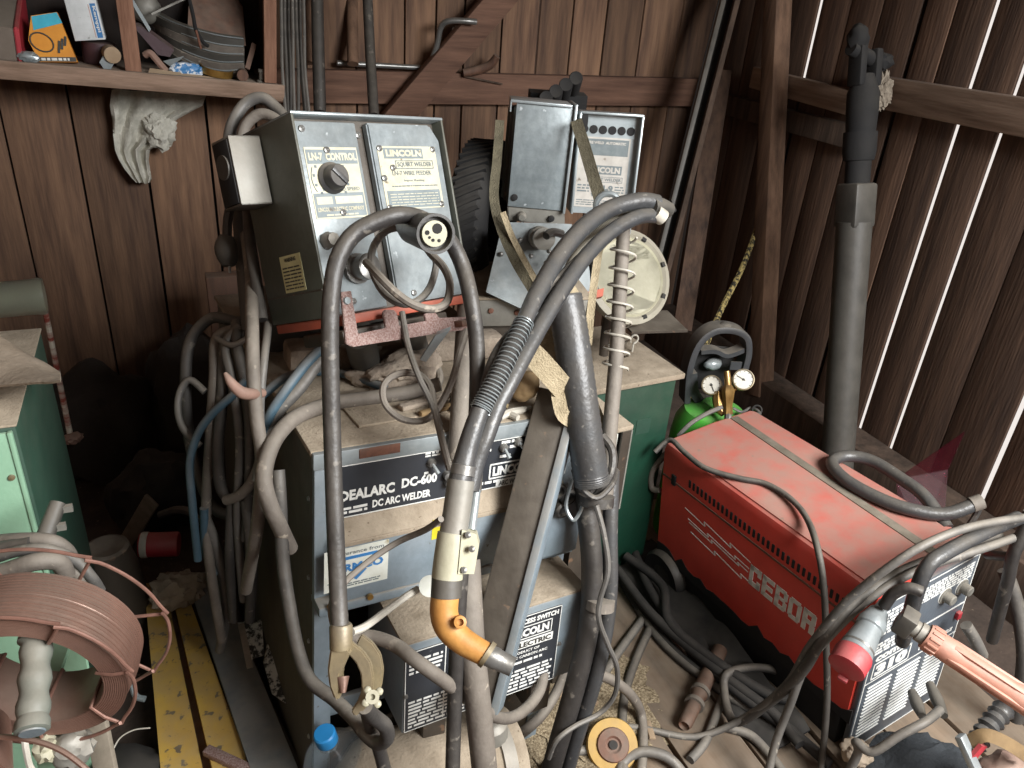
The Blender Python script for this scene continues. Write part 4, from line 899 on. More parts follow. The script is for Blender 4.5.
# thick black cable over the front of the box
cable('welding_cable', [(340, 632, 1.09), (338, 590, 1.10), (335, 520, 1.10), (332, 430, 1.10), (330, 350, 1.09), (331, 300, 1.085), (337, 262, 1.09), (352, 236, 1.10), (375, 222, 1.11), (400, 215, 1.125), (424, 220, 1.17), (446, 236, 1.20), (461, 262, 1.22), (471, 300, 1.21), (477, 350, 1.22), (476, 420, 1.23), (470, 500, 1.25), (462, 560, 1.24), (457, 640, 1.26), (454, 720, 1.30), (452, 790, 1.32)], .0128, 'rubber', 'thick black cable arching over the dial control box down to the bronze clamp', n=14)
# clamp
mcl = frame(P(352, 650, 1.09), (0, 0, 0)); zc_ = (P(340, 640, 1.09)-P(340, 700, 1.09)).normalized(); xc_ = (P(380, 660, 1.09)-P(340, 660, 1.09)); xc_ = (xc_-zc_*xc_.dot(zc_)).normalized()
mcl = axes(P(350, 655, 1.09), xc_, zc_, xc_.cross(zc_)); kpx = 1.09/FPX
def cp(l): return [((x-350)*kpx, -(y-655)*kpx*.99) for x, y in l]
t2 = thing('ground_clamp', mcl, 'dusty bronze screw clamp hanging at the end of the thick black cable', 'clamp')
B(mcl).lathe([(.013, -.0), (.016, .0), (.0165, .03), (.014, .034), (.0128, .034)], axes((cp([(341, 645)])[0][0], cp([(341, 645)])[0][1]-.004, 0), (1, 0, 0), (0, 0, -1), (0, 1, 0)), 16).done('cable_socket', 'bronze', t2)
B(mcl).prism(cp([(333, 640), (348, 640), (352, 650), (347, 660), (342, 672), (343, 684), (340, 699), (336, 697), (331, 684), (329, 668), (331, 652)]), -.012, .012, None, .003).done('jaw', 'bronze', t2)
ho = [(350, 643), (362, 652), (370, 664), (373, 680), (371, 697), (364, 712), (354, 719), (350, 713), (357, 703), (361, 692), (360, 676), (355, 664), (345, 653)]
B(mcl).prism(cp(ho), -.014, -.004, None, .002).done('hook_arm', 'bronze', t2)
B(mcl).prism(cp([(x+8, y-4) for x, y in ho[:8]]+[(x+8, y-4) for x, y in ho[8:]]), -.030, -.020, None, .002).done('hook_arm', 'bronze', t2)
B(mcl).tube([V((*cp([(343, 676)])[0], .004)), V((*cp([(345, 690)])[0], .012))], [.010, .004], n=12, sub=1).done('contact_pin', 'copper', t2)
mk = mcl @ axes((*cp([(373, 693)])[0], .004), (.8, -.4, .45), (.4, .9, 0), (-.3, .1, .9))
bb = B(); sp = mcl @ V((*cp([(374, 694)])[0], .012)); nrm = (CAM-sp).normalized(); mk = zto(sp-nrm*.0, sp+nrm)
wn = B(mk).lathe([(0, -.03), (.006, -.03), (.006, 0), (.0095, .0), (.0095, .010), (.004, .010), (0.004, .004), (0, .004)], None, 14)
for k in range(4):
    a = k*PI/2+.6; wn.blob((.0115*math.cos(a), .0115*math.sin(a), .006), (.0055, .0055, .004), .1, 2, k, sub=3)
wn.done('wing_screw', 'clampc', t2)
cable('welding_cable', [(365, 706, 1.10), (373, 716, 1.14), (385, 726, 1.17), (387, 738, 1.19), (378, 743, 1.21), (366, 734, 1.23), (355, 720, 1.25), (335, 700, 1.28), (310, 680, 1.30), (298, 650, 1.32), (290, 610, 1.32), (283, 560, 1.32), (280, 500, 1.30), (278, 470, 1.30)], .0115, 'cabled', 'dark cable looping below the bronze clamp and up the welder left side', n=12)
cable('welding_cable', [(366, 700, 1.13), (370, 722, 1.2), (378, 745, 1.3), (386, 775, 1.34)], .0115, 'rubber', 'black cable end dropping below the bronze clamp past the water bottle', n=10)
# white plastic tube in front of sticker
cable('plastic_tube', [(441, 519, 1.10), (425, 530, 1.14), (400, 541, 1.17), (376, 556, 1.16), (350, 577, 1.14), (335, 595, 1.13), (331, 610, 1.12), (333, 624, 1.11)], .0048, 'cableb', 'thin brown-white tube crossing the dealer sticker', 'tube', n=8)
cable('plastic_tube', [(352, 632, 1.12), (366, 626, 1.15), (385, 612, 1.20), (405, 597, 1.22), (418, 589, 1.24)], .0058, 'cablew', 'short pale tube with a sleeve lying on the switch box dust', 'tube', n=8)
B().lathe([(.012, -.004), (.017, -.004), (.017, .004), (.012, .004)], zto(P(430, 586, 1.22), P(415, 590, 1.10)), 18).done('white_ring', 'paper', L='white plastic ring behind the torch sleeve', C='ring')
cable('welding_cable', [(350, 638, 1.24), (372, 637, 1.25), (395, 645, 1.24), (415, 660, 1.22), (440, 678, 1.24), (470, 700, 1.36), (500, 718, 1.48), (522, 712, 1.55), (540, 690, 1.62), (545, 660, 1.68)], .0115, 'cableb', 'dusty brown cable running across the black lettered plate', n=12)
# cables on the left and over the dusty top of the arc welder
def dt(x, y, h): return MD @ onp(MD, x, y, 2, DH+h)
cable('welding_cable', [dt(440, 384, .05), dt(410, 392, .03), dt(370, 398, .022), dt(335, 403, .022), dt(300, 415, .03), P(280, 432, 1.30), P(268, 455, 1.27), P(264, 480, 1.26), P(270, 505, 1.27), P(280, 527, 1.30), P(290, 548, 1.36)], .0138, 'cableb', 'dusty grey cable bending over the top left corner of the arc welder', world=True, n=14)
cable('welding_cable', [(246, 235, 1.52), (251, 275, 1.45), (252, 320, 1.33), (253, 370, 1.28), (257, 420, 1.28), (262, 460, 1.29), (258, 520, 1.33), (246, 590, 1.5)], .0115, 'cableb', 'grey cable hanging straight below the olive box side', n=12)
cable('welding_cable', [(268, 296, 1.50), (268, 325, 1.40), (264, 360, 1.35), (260, 410, 1.34), (263, 450, 1.36)], .0075, 'cable', 'thinner grey cable right beside the straight hanging one', n=10)
cable('blue_hose', [(345, 326, 1.45), (328, 342, 1.42), (306, 364, 1.40), (286, 390, 1.38), (270, 415, 1.38), (262, 440, 1.40)], .0095, 'blueh', 'blue hose sloping down the back left of the arc welder top', 'hose', n=10)
cable('grey_hose', [(342, 335, 1.46), (320, 360, 1.42), (300, 388, 1.40), (278, 412, 1.39), (266, 440, 1.40), (258, 480, 1.42)], .0115, 'cable', 'grey hose alongside the blue hose', 'hose', n=10)
cable('blue_hose', [dt(385, 388, .03), dt(345, 374, .02), dt(310, 372, .02), P(285, 378, 1.45), P(262, 396, 1.42)], .0085, 'blueh', 'blue hose lying across the dusty top under the hook bracket', 'hose', world=True, n=10)
cable('grey_lead', [(467, 330, 1.32), (460, 352, 1.30), (452, 380, 1.30), (440, 405, 1.30), (425, 420, 1.29), (402, 419, 1.28), (385, 404, 1.28), (384, 385, 1.29), (398, 374, 1.30), (418, 374, 1.30), (430, 386, 1.28), (434, 405, 1.26), (442, 440, 1.24), (450, 470, 1.23)], .006, 'cableb', 'thin grey lead tied in a single open loop on the dusty top', n=8)
cable('grey_lead', [(402, 312, 1.34), (408, 345, 1.32), (418, 375, 1.27), (430, 400, 1.26), (440, 425, 1.25)], .0055, 'cable', 'thin grey lead hanging through the hook bracket', n=8)
# coil hung on the left
for k, (pts, r, m, lb) in enumerate([
    ([(254, 318, 1.62), (238, 322, 1.62), (212, 318, 1.62), (192, 338, 1.62), (186, 370, 1.62), (188, 430, 1.65), (200, 480, 1.68), (216, 510, 1.70), (236, 512, 1.70), (248, 490, 1.68)], .012, 'cabled', 'outermost dusty cable loop hung left of the arc welder'),
    ([(250, 330, 1.60), (232, 330, 1.60), (216, 340, 1.60), (214, 380, 1.60), (210, 440, 1.62), (206, 520, 1.66), (212, 580, 1.7), (222, 640, 1.8)], .011, 'cableb', 'dusty cable running straight down behind the pink hook'),
    ([(246, 336, 1.59), (226, 340, 1.59), (222, 400, 1.60), (218, 450, 1.61), (222, 490, 1.63), (240, 502, 1.64), (252, 480, 1.62)], .012, 'cabled', 'inner dusty cable loop hung left of the arc welder'),
    ([(240, 326, 1.58), (226, 345, 1.57), (232, 380, 1.57), (240, 440, 1.58), (238, 520, 1.62), (244, 600, 1.7)], .010, 'cable', 'grey cable hanging right in the dusty coil'),
    ([(236, 322, 1.59), (238, 350, 1.56), (248, 400, 1.56), (250, 470, 1.58), (246, 540, 1.62)], .011, 'cabled', 'dark cable hanging behind the straight grey cable'),
    ([(205, 392, 1.60), (190, 380, 1.60), (180, 392, 1.60), (178, 412, 1.60), (184, 430, 1.60), (200, 446, 1.60)], .0075, 'cable', 'small thin loop sticking out left of the coil'),
    ([(246, 380, 1.55), (232, 396, 1.55), (212, 414, 1.56), (198, 434, 1.57), (190, 462, 1.58), (192, 500, 1.60), (198, 560, 1.66)], .0085, 'blueh', 'bluish hose slanting across the hung coil'),
    ([(226, 500, 1.60), (240, 495, 1.58), (254, 478, 1.56), (262, 450, 1.54), (258, 420, 1.54)], .011, 'cableb', 'lower curve of dusty cable beside the welder side panel'),
    ([(232, 500, 1.62), (230, 560, 1.66), (234, 620, 1.75)], .011, 'cabled', 'dark cable end hanging out below the coil'),
    ([(246, 500, 1.60), (252, 560, 1.62), (250, 620, 1.7)], .012, 'cabled', 'dark cable end nearest the welder side panel'),
    ([(206, 520, 1.66), (220, 560, 1.7), (226, 610, 1.78), (220, 650, 1.86)], .012, 'cable', 'grey cable end reaching down to the blue grey plank'),
    ([(204, 508, 1.64), (206, 550, 1.68), (214, 575, 1.7)], .009, 'blueh', 'short bluish hose end inside the hung coil')]):
    cable('hung_cable', pts, r, m, lb, G='cables hung in the coil left of the arc welder')
B().tube(Q([(262, 393, 1.31), (252, 394, 1.26), (243, 393, 1.24), (236, 388, 1.23), (230, 381, 1.22), (225, 373, 1.22)]), [.008, .0095, .010, .009, .007, .003], n=10).done('hook', 'pink', L='faded pink hook sticking out from the hung cables', C='hook')
cable('tie_wrap', [(216, 338, 1.57), (232, 345, 1.55), (248, 338, 1.55)], .006, 'cableb', 'pale wrap tying the top of the hung coil', 'tie')
cable('arched_hose', [(228, 150, 1.55), (232, 125, 1.55), (245, 104, 1.56), (262, 98, 1.56), (278, 110, 1.56), (290, 125, 1.54)], .012, 'cable', 'outer grey hose arching behind the small open grey box', 'hose')
cable('arched_hose', [(240, 145, 1.52), (246, 125, 1.52), (260, 114, 1.52), (274, 118, 1.52), (284, 128, 1.51)], .011, 'cableb', 'inner grey hose arching behind the small open grey box', 'hose')
t2 = thing('power_plug', P(228, 250, 1.5), 'black mains plug hanging below the small open grey box', 'plug')
B().tube(Q([(232, 200, 1.5), (228, 218, 1.5), (227, 236, 1.5)]), .009, n=8).done('lead', 'rubber', t2)
B().tube(Q([(227, 236, 1.5), (226, 246, 1.5), (228, 258, 1.5), (229, 266, 1.5)]), [.014, .022, .02, .012], n=10, sub=3).done('plug_body', 'drum', t2)
B().tube(Q([(229, 264, 1.5), (230, 273, 1.5)]), .003, n=6, sub=1).done('pin', 'galv', t2)
cable('hanging_hose', [(248, 205, 1.45), (250, 240, 1.42), (256, 280, 1.40), (262, 320, 1.38)], .011, 'rubber', 'black cable running from the small open grey box down the olive side', 'cable')
cable('hanging_hose', [(240, 210, 1.55), (242, 240, 1.55), (246, 290, 1.55), (250, 330, 1.55)], .016, 'cabled', 'dark hose hanging behind the mains plug', 'hose')
# clutter on the dusty top
t2 = thing('wooden_batten', dt(320, 350, 0), 'dusty old batten lying at the back of the arc welder top', 'timber')
B(MD).box((.02, .32, DH+.007), (.50, .40, DH+.06), frame((0, 0, 0), (0, 0, -4)), .012).done('batten', 'ragd', t2)
B(MD).box((.03, .44, DH+.007), (.3, .6, DH+.11), None, .008).done('steel_tray', 'drum', L='grey metal tray at the rear of the arc welder top', C='tray')
t2 = B(MD).box((.10, .05, DH+.0065), (.50, .20, DH+.012), frame((0, 0, 0), (0, 0, 3)), .002).done('cover_plate', 'dusty', L='thin dusty cover plate lying on the arc welder lid', C='plate')
B().blob(dt(405, 372, .035), (.085, .05, .042), .28, 2.0, 3, rot=(0, 0, 25)).done('dusty_rag', 'ragd', L='dusty beige rag bundled on the welder top under the hook bracket', C='rag')
B().blob(dt(372, 378, .025), (.05, .022, .022), .2, 2.0, 7, rot=(0, 0, -30)).done('work_glove', 'ragd', L='dusty glove finger poking out left of the beige rag', C='glove')
B().slab([P(450, 330, 1.36), P(436, 335, 1.37), P(420, 360, 1.40), P(426, 362, 1.40)], (.004, .006, .004)).done('putty_knife', 'galv', L='pale triangular metal blade below the hook bracket lug', C='blade')
bb = B(); bb.tube([dt(433, 372, .03), dt(437, 366, .035), dt(434, 360, .035), dt(428, 362, .03)], .006, n=8); bb.tube([dt(437, 366, .035), dt(440, 378, .02), dt(436, 390, .012)], .008, n=8); bb.done('shackle', 'cableb', L='small dusty shackle beside the beige rag', C='shackle')
for k, (a, c, w, m, lb) in enumerate([((400, 408), (460, 392), .02, 'ragd', 'dusty wood strip lying behind the open lead loop'), ((420, 414), (465, 402), .012, 'leather', 'dusty leather strip beside the mounting post foot')]):
    B().bar(dt(*a, .018), dt(*c, .018), w, .010, bev=.003).done('wood_strip', m, L=lb, C='strip')
B().tube([dt(452, 402, .02), dt(455, 392, .03), dt(452, 410, .016)], .006, n=6).done('black_clip', 'matt', L='small black clip by the foot of the mounting post', C='clip')
# pliers
t2 = thing('pliers', dt(505, 412, .012), 'dusty pliers lying on the welder top left of the slanted post', 'pliers')
B().tube([dt(495, 404, .014), dt(506, 412, .014), dt(518, 418, .014)], [.006, .008, .006], n=8).done('handle', 'cablew', t2)
B().tube([dt(500, 418, .014), dt(508, 413, .016), dt(522, 410, .014), dt(530, 407, .012)], [.006, .008, .007, .003], n=8).done('handle', 'cablew', t2)
B().blob(dt(508, 412, .015), (.013, .010, .006), .1, 2, 1, sub=3).done('pivot', 'steelr', t2)
# ------------------------------------------------------------------ second feeder with open panel
M9 = frame((.718, 1.643, 1.136), (-3.62, 1.28, -21.74)); w9, d9, h9 = .135, .125, .231
MR = frame((.852, 1.58, 1.161), (-6.13, -.18, -20.66)); wr, dr, hr = .146, .12, .197
t = thing('wire_feeder', M9, 'two-part galvanised wire feeder behind the hoses, six round holes in its right panel', 'wire feeder')
B(M9).box((0, 0, 0), (w9, .006, h9), None, .0015).done('cover', 'steel', t)
for k in range(3): B(M9).box((-.004-.006*k, .010+.03*k, .006), (w9-.01, .030+.03*k, h9-.01-.004*k), None, .002).done('rear_shell', 'dgrey' if k % 2 else 'olive', t)
B(M9).box((-.014, -.006, h9-.002), (w9-.012, d9, h9+.004), None, .001).done('top_flange', 'galv', t)
B(M9).box((-.014, -.006, h9-.022), (-.011, d9, h9+.001)).done('top_lip', 'galv', t)
B(M9).box((w9-.006, -.01, -.004), (w9, d9, h9+.006), None, .001).done('side_flange', 'galv', t)
B(M9).prism([(0, -.001), (w9, -.001), (w9+.004, -.034), (.004, -.034)], -.11, -.004, axes((0, 0, 0), (1, 0, 0), (0, 0, 1), (0, -1, 0)), .002).done('bottom_box', 'greyp', t)
for x, y, z in ((.014, -.001, .022), (w9-.03, .0, -.02)): B(M9).lathe([(0, 0), (.008, 0), (.007, .004), (0, .005)], axes((x, y, z), (1, 0, 0), (0, 0, 1), (0, -1, 0)), 10).done('corner_bolt', 'matt', t)
B(M9).lathe([(0, 0), (.011, 0), (.011, .02), (.007, .024), (0, .024)], axes((.035, .004, -.02), (1, 0, 0), (0, 0, 1), (0, -1, 0)), 14).done('pilot_lamp', 'greyp', t)
# right half: frame around a recessed panel
B(MR).box((0, .022, -.03), (wr, .028, hr-.002)).done('recess_panel', 'galv', t)
B(MR).box((0, 0, hr-.005), (wr, dr, hr), None, .001).done('frame_top', 'galv', t)
B(MR).box((wr-.005, 0, -.07), (wr, dr, hr), None, .001).done('frame_side', 'galv', t)
B(MR).box((0, 0, -.03), (.005, dr, hr), None, .001).done('frame_side', 'galv', t)
bb = B(MR)
for k in range(6): bb.lathe([(0, 0), (.0095, 0), (.0095, .001), (0, .001)], axes((.016+.0215*k, .0215, hr-.038), (1, 0, 0), (0, 0, 1), (0, -1, 0)), 20)
bb.box((.006, .0, hr-.03), (.02, .02, hr-.006)); bb.done('vent_holes', 'matt', t)
B(MR).rect((.008, -.015, .126, hr-.054), axes((0, .0215, 0), (1, 0, 0), (0, 0, 1), (0, -1, 0)), .001).done('label_plate', 'lbl9', t)
f9 = axes((0, .0204, 0), (1, 0, 0), (0, 0, 1), (0, -1, 0)); f9b = axes((0, .0198, 0), (1, 0, 0), (0, 0, 1), (0, -1, 0))
bb = B(MR); bb.rect((.012, .103, .122, .139), f9); bb.rect((.030, .061, .112, .081), f9)
bb.outline((.034, .043, .116, .056), .0012, f9); bb.text('SQUIRT WELDER', (.037, .045, .113, .053), f9, .015); bb.text('LN-9', (.050, .021, .096, .037), f9, .03); bb.text('WIRE FEEDER', (.045, .010, .108, .018), f9, .02)
bb.dashes((.012, .020, .040, .04), 3, f9, 4, .5); bb.dashes((.1, .02, .122, .038), 3, f9, 7, .5); bb.dashes((.012, -.01, .12, .005), 3, f9, 6, .4)
bb.done('label_print', 'greyl', t)
bb = B(MR); bb.text('LINCOLN', (.034, .064, .108, .078), f9b, .035); bb.text('WIRE WELD  AUTOMATIC', (.02, .128, .115, .134), f9b, .03); bb.rect((.012, .095, .122, .101), f9)
bb.done('label_lettering', 'lbl9', t)
# lower sloped body with connector
qd = Q([(503, 222, 1.76), (572, 224, 1.80), (566, 330, 1.74), (486, 292, 1.70)])
B().slab(qd, FW*.14).done('lower_panel', 'steel', t)
for x, y in ((501, 254), (531, 256), (546, 263), (549, 251), (520, 240), (538, 278)): B().blob(P(x, y, 1.745-(y-222)*.0005), (.006, .006, .006), 0, 1, 1, sub=2).done('panel_bolt', 'steelr', t)
a, c = P(541, 238, 1.74), P(548, 240, 1.66); mk = zto(a, c)
B(mk).lathe([(0, -.03), (.026, -.03), (.026, .0), (.021, .004), (.021, .02), (.025, .022), (.025, .04), (.016, .042), (0, .042)], None, 18).done('socket', 'greyp', t)
B().slab(Q([(560, 250, 1.85), (598, 238, 1.90), (598, 290, 1.92), (556, 300, 1.86)]), FW*.05).done('pale_side_plate', 'galv', t)
B().slab(Q([(561, 298, 1.80), (604, 288, 1.87), (603, 296, 1.87), (561, 306, 1.80)]), FW*.05).done('red_sill', 'orange', t)
# stand of dusty boxes under it
a = P(476, 300, 1.68); mst = frame((.60, 1.50, 0), (0, 0, -12)); zst = .99
t = thing('feeder_stand', mst, 'dusty box stand beneath the strapped wire feeder', 'stand')
ztop = P(500, 300, 1.72).z
B(mst).box((-.02, .0, ztop-.07), (.26, .24, ztop-.005), None, .004).done('upper_box', 'greyp', t)
B(mst).box((-.025, -.004, ztop-.0045), (.265, .245, ztop+.002), None, .002).done('box_top', 'dusty', t)
B(mst).box((.0, .02, DH+.115), (.24, .22, ztop-.071), None, .004).done('lower_box', 'dgrey', t)
bb = B(mst)
for x, z in ((.03, -.03), (.09, -.035), (.15, -.03), (.05, -.10), (.11, -.10)): bb.lathe([(0, 0), (.007, 0), (.006, .004), (0, .005)], axes((x, .0 if z > -.06 else .02, ztop+z), (1, 0, 0), (0, 0, 1), (0, -1, 0)), 8)
bb.done('box_bolt', 'rustb', t)
# ribbed black tyre behind
cpos = P(484, 224, 2.02); n = (R0*.96-FW*.22+V((0, 0, -.05))).normalized(); mt = zto(cpos, cpos+n)
t = thing('tyre', cpos, 'black ribbed tyre standing between the two wire feeders', 'tyre')
B(mt).lathe([(.115, -.04), (.15, -.05), (.19, -.045), (.205, -.03), (.208, 0), (.205, .03), (.19, .045), (.15, .05), (.115, .04)], None, 40, cap=False).done('carcass', 'matt', t)
bb = B(mt)
for k in range(52):
    a = 2*PI*k/52; bb.box((.196, -.004, -.042), (.212, .004, .042), Matrix.Rotation(a, 4, 'Z') @ Matrix.Rotation(.5, 4, 'X'))
bb.done('tread', 'matt', t)
# ribbed tube bundle on the rail
t = thing('tube_bundle', P(556, 92, 2.5), 'row of short black tubes stacked behind the galvanised feeder', 'tubes')
for k in range(5):
    x = 536+10*k; y = 104-6.5*k
    a = P(x, y, 2.3); c = a+FW*.2+V((0, 0, .02))
    B(zto(a, c)).lathe([(.012, .002), (.019, 0), (.021, .004), (.021, .2), (.0, .2)], None, 16).done('tube', 'matt', t)
B().box((-.07, 0, -.11), (.11, .1, -.0), axes(P(553, 92, 2.42), R0, FW.cross(R0).cross(R0)*-1, V((0, 0, 1))) if 0 else frame(P(553, 94, 2.42), (0, 0, -20))).done('holder', 'matt', t)
# straps
def strap(name, pts, m, L, w=.016, th=.002, G=None):
    pts = cat_rom(Q(pts), 6, False); rows = []
    for i, p in enumerate(pts):
        tn = (pts[min(i+1, len(pts)-1)]-pts[max(i-1, 0)]).normalized(); v = (p-CAM).normalized(); s = tn.cross(v).normalized()
        rows.append([p-s*w, p-s*w*.33+v*.001, p+s*w*.33+v*.001, p+s*w])
    return B().sheet(rows, FW*th).done(name, m, L=L, C='strap')
strap('webbing_strap', [(576, 120, 1.70), (584, 145, 1.67), (592, 172, 1.62), (600, 198, 1.58)], 'strap', 'olive webbing strap crossing the feeder label with the round holes', .013)
strap('webbing_strap', [(500, 120, 1.73), (497, 160, 1.68), (494, 195, 1.62), (500, 225, 1.58), (515, 260, 1.53), (534, 292, 1.50), (548, 320, 1.47)], 'strap', 'long webbing strap down the left of the galvanised feeder', .010)
strap('webbing_strap', [(503, 212, 1.57), (512, 236, 1.55), (527, 265, 1.52), (544, 295, 1.49)], 'canvas', 'frayed pale strip over the long webbing strap', .006)
strap('webbing_strap', [(524, 346, 1.40), (540, 362, 1.40), (556, 380, 1.42), (575, 402, 1.47)], 'canvas', 'broad beige canvas strap between the grey cable pair and thick hose', .0215)
strap('webbing_strap', [(560, 300, 1.50), (552, 325, 1.50), (550, 345, 1.50), (556, 365, 1.5)], 'canvas', 'frayed canvas strap end between the two grey cables', .018)
strap('webbing_strap', [(601, 238, 1.60), (596, 270, 1.58), (591, 310, 1.56), (588, 345, 1.55)], 'canvas', 'pale canvas strip running down beside the spring rod', .008)
strap('webbing_strap', [(556, 380, 1.45), (559, 400, 1.44), (564, 416, 1.44), (578, 424, 1.47)], 'canvas', 'yellow-tan strap end hanging beside the thick ribbed hose', .013)
strap('webbing_strap', [(590, 396, 1.56), (600, 420, 1.57), (606, 440, 1.58)], 'canvas', 'pale canvas end tucked behind the spring rod', .010)
B().blob(P(525, 386, 1.48), (.028, .022, .032), .12, 2, 4, rot=(0, 20, 0)).done('leather_pouch', 'leather', L='tan leather pouch beside the slanted post top', C='pouch')
cable('feeder_lead', [(590, 252, 1.66), (594, 280, 1.62), (590, 310, 1.60), (584, 335, 1.62)], .008, 'matt', 'black lead hanging left of the pale canvas strip', n=8)
cable('feeder_lead', [(562, 234, 1.70), (552, 232, 1.68), (546, 236, 1.665)], .009, 'rubber', 'short black lead in the grey round socket of the galvanised feeder', n=8)
B().ring(.024, .006, zto(P(608, 206, 1.52), P(602, 214, 1.40)), 24).done('clamp_ring', 'galv', L='bright metal ring beside the upper grey cable', C='ring')
# slanted post
a, c = P(558, 392, 1.50), P(477, 702, 1.475)
t = thing('slanted_post', c, 'slanted dull brown steel post with pale blue edge in front of the arc welder', 'post')
upv = -(FW + R0*.25)
ax_ = (c-a).normalized()
B().bar(a, c, .070, .05, up=tuple(upv), bev=.004).done('channel', 'dgrey', t)
yv = (V(upv)-ax_*V(upv).dot(ax_)).normalized(); xv = yv.cross(ax_)
e = xv*(.0315 if xv.dot(IX) > 0 else -.0315)
e = e*1.25-FW*.006
B().bar(a+e, c+e, .016, .05, up=tuple(upv), bev=.002).done('edge_flange', 'steel2', t, L='pale blue edge')  # paler than the channel: the post's lit side is put into the colour
cable('brown_hose', [(467, 560, 1.30), (469, 600, 1.29), (472, 650, 1.29), (478, 705, 1.31), (486, 785, 1.36)], .0225, 'cableb', 'thick dusty brown hose dropping behind the bent orange neck to the bottom edge', 'hose', n=18)
# thick ribbed hose, rod with spring
t = thing('suction_hose', P(595, 490, 1.5), 'thick black ribbed hose standing upright in the middle', 'hose')
pts = cat_rom(Q([(564, 296, 1.46), (570, 330, 1.46), (577, 380, 1.46), (584, 430, 1.47), (590, 470, 1.485), (592, 484, 1.49)]), 14, False)
B().tube(pts, [.0335+.0010*(i % 2) for i in range(len(pts))], n=24, sub=1).done('hose', 'rubg', t)
B().tube(Q([(561, 283, 1.46), (563, 297, 1.46)]), [.022, .0335], n=16, sub=1).done('tape', 'canvas', t, L='tan tape at the top')
t = thing('spring_rod', P(606, 500, 1.56), 'upright dusty rod wound with a loose pale spring', 'rod')
B().tube(Q([(624, 222, 1.58), (620, 290, 1.57), (616, 360, 1.56), (609, 440, 1.55), (605, 500, 1.55)]), [.0135, .0145, .015, .0155, .016], n=14).done('rod', 'cableb', t)
hl = []
for i in range(8*16):
    u = i/(8*16-1); c = P(624-9*u, 238+132*u**.9, 1.573); a = 2*PI*8*u
    hl.append(c+R0*.026*math.cos(a)+(FW*math.sin(a)*.026)+V((0, 0, .003*math.cos(a))))
B().tube(hl, .0026, n=6, sub=1).done('spring', 'cablew', t)
# bound cables going down from the hose
bc = 'bound hoses running from the thick ribbed hose to the floor'
t = thing('hose_bundle', P(560, 760, 1.7), 'pair of black hoses tied together, dropping from the thick hose to the floor', 'hoses')
B().tube(Q([(584, 478, 1.55), (588, 520, 1.55), (592, 570, 1.57), (588, 630, 1.60), (574, 690, 1.64), (558, 745, 1.69), (550, 775, 1.74), (545, 800, 1.78)]), .022, n=18).done('hose', 'rubber', t)
B().tube(Q([(612, 470, 1.57), (610, 530, 1.57), (610, 590, 1.585), (604, 640, 1.61), (592, 690, 1.65), (576, 740, 1.70), (564, 785, 1.76)]), .016, n=16).done('hose', 'rubg', t)
for (x, y, d), r, m in (((596, 500, 1.53), .036, 'rubber'), ((600, 604, 1.575), .030, 'cableb')):
    mk = zto(P(x, y, d), P(x+2, y-20, d-.004)); B(mk).lathe([(r*.8, -.012), (r, -.010), (r, .010), (r*.8, .012)], None, 20).done('tie_band', m, t)
bb = B(); bb.tube(Q([(602, 436, 1.52), (612, 450, 1.51), (612, 470, 1.50), (603, 488, 1.50), (592, 500, 1.51)]), .0085, n=8); bb.tube(Q([(574, 470, 1.5), (580, 486, 1.48), (596, 498, 1.48), (612, 484, 1.50), (616, 470, 1.53)]), .006, n=8)
bb.done('tie_cord', 'rubber', t)
cable('thin_lead', [(596, 505, 1.48), (604, 535, 1.485), (608, 570, 1.50), (600, 600, 1.52), (599, 620, 1.53), (608, 645, 1.56), (617, 668, 1.60), (615, 694, 1.64), (600, 713, 1.66), (575, 726, 1.64), (557, 740, 1.63), (549, 758, 1.66)], .0055, 'cable', 'thin grey lead curling round the tied pair of hoses', n=8)
cable('thin_lead', [(572, 480, 1.52), (566, 505, 1.53), (573, 520, 1.53), (580, 512, 1.53), (584, 500, 1.52)], .004, 'galv', 'thin wire loop at the knot of the tied hoses', 'wire', n=6)
# torch hose pair hanging over
t = thing('welding_gun', P(460, 540, 1.13), 'welding gun with black spring sleeve, grey tube and worn orange bent neck', 'welding gun')
g1 = Q([(657, 203, 1.50), (640, 201, 1.48), (612, 208, 1.45), (585, 226, 1.40), (560, 255, 1.34), (538, 292, 1.27), (524, 322, 1.23), (500, 372, 1.18), (480, 410, 1.16), (464, 440, 1.15)])
B().tube(g1[:7], [.0165, .0165, .0165, .0165, .016, .015, .0135], n=16).done('cable', 'rubg', t)
sp = cat_rom(g1[6:9], 16, False)
B().tube(sp, [.0135+.0016*(i % 2) for i in range(len(sp))], n=16, sub=1).done('corrugated_sleeve', 'matt', t)
hl = []; L_ = len(sp)
for i in range(26*10):
    u = i/(26*10-1)*(L_-1.001); k = int(u); c = sp[k].lerp(sp[k+1], u-k); a = 2*PI*26*i/(26*10-1); tn = (sp[k+1]-sp[k]).normalized(); s = tn.cross(FW).normalized(); v = tn.cross(s)
    hl.append(c+(s*math.cos(a)+v*math.sin(a))*.0158)
B().tube(hl, .0011, n=5, sub=1).done('sleeve_spring', 'galv', t)
B().tube(Q([(480, 410, 1.16), (473, 430, 1.152), (467, 450, 1.147), (462, 470, 1.14), (458, 490, 1.135)]), [.0140, .0150, .0158, .0168, .018], n=18).done('grip_tube', 'rubg', t)
B(zto(P(463, 470, 1.14), P(461, 480, 1.138))).lathe([(.016, -.008), (.0185, -.007), (.0187, .007), (.016, .008)], None, 20).done('hose_clip', 'steelr', t)
B().tube(Q([(461, 480, 1.135), (457, 510, 1.13), (453, 535, 1.125)]), .0205, n=20, sub=2).done('metal_sleeve', 'greyp', t)
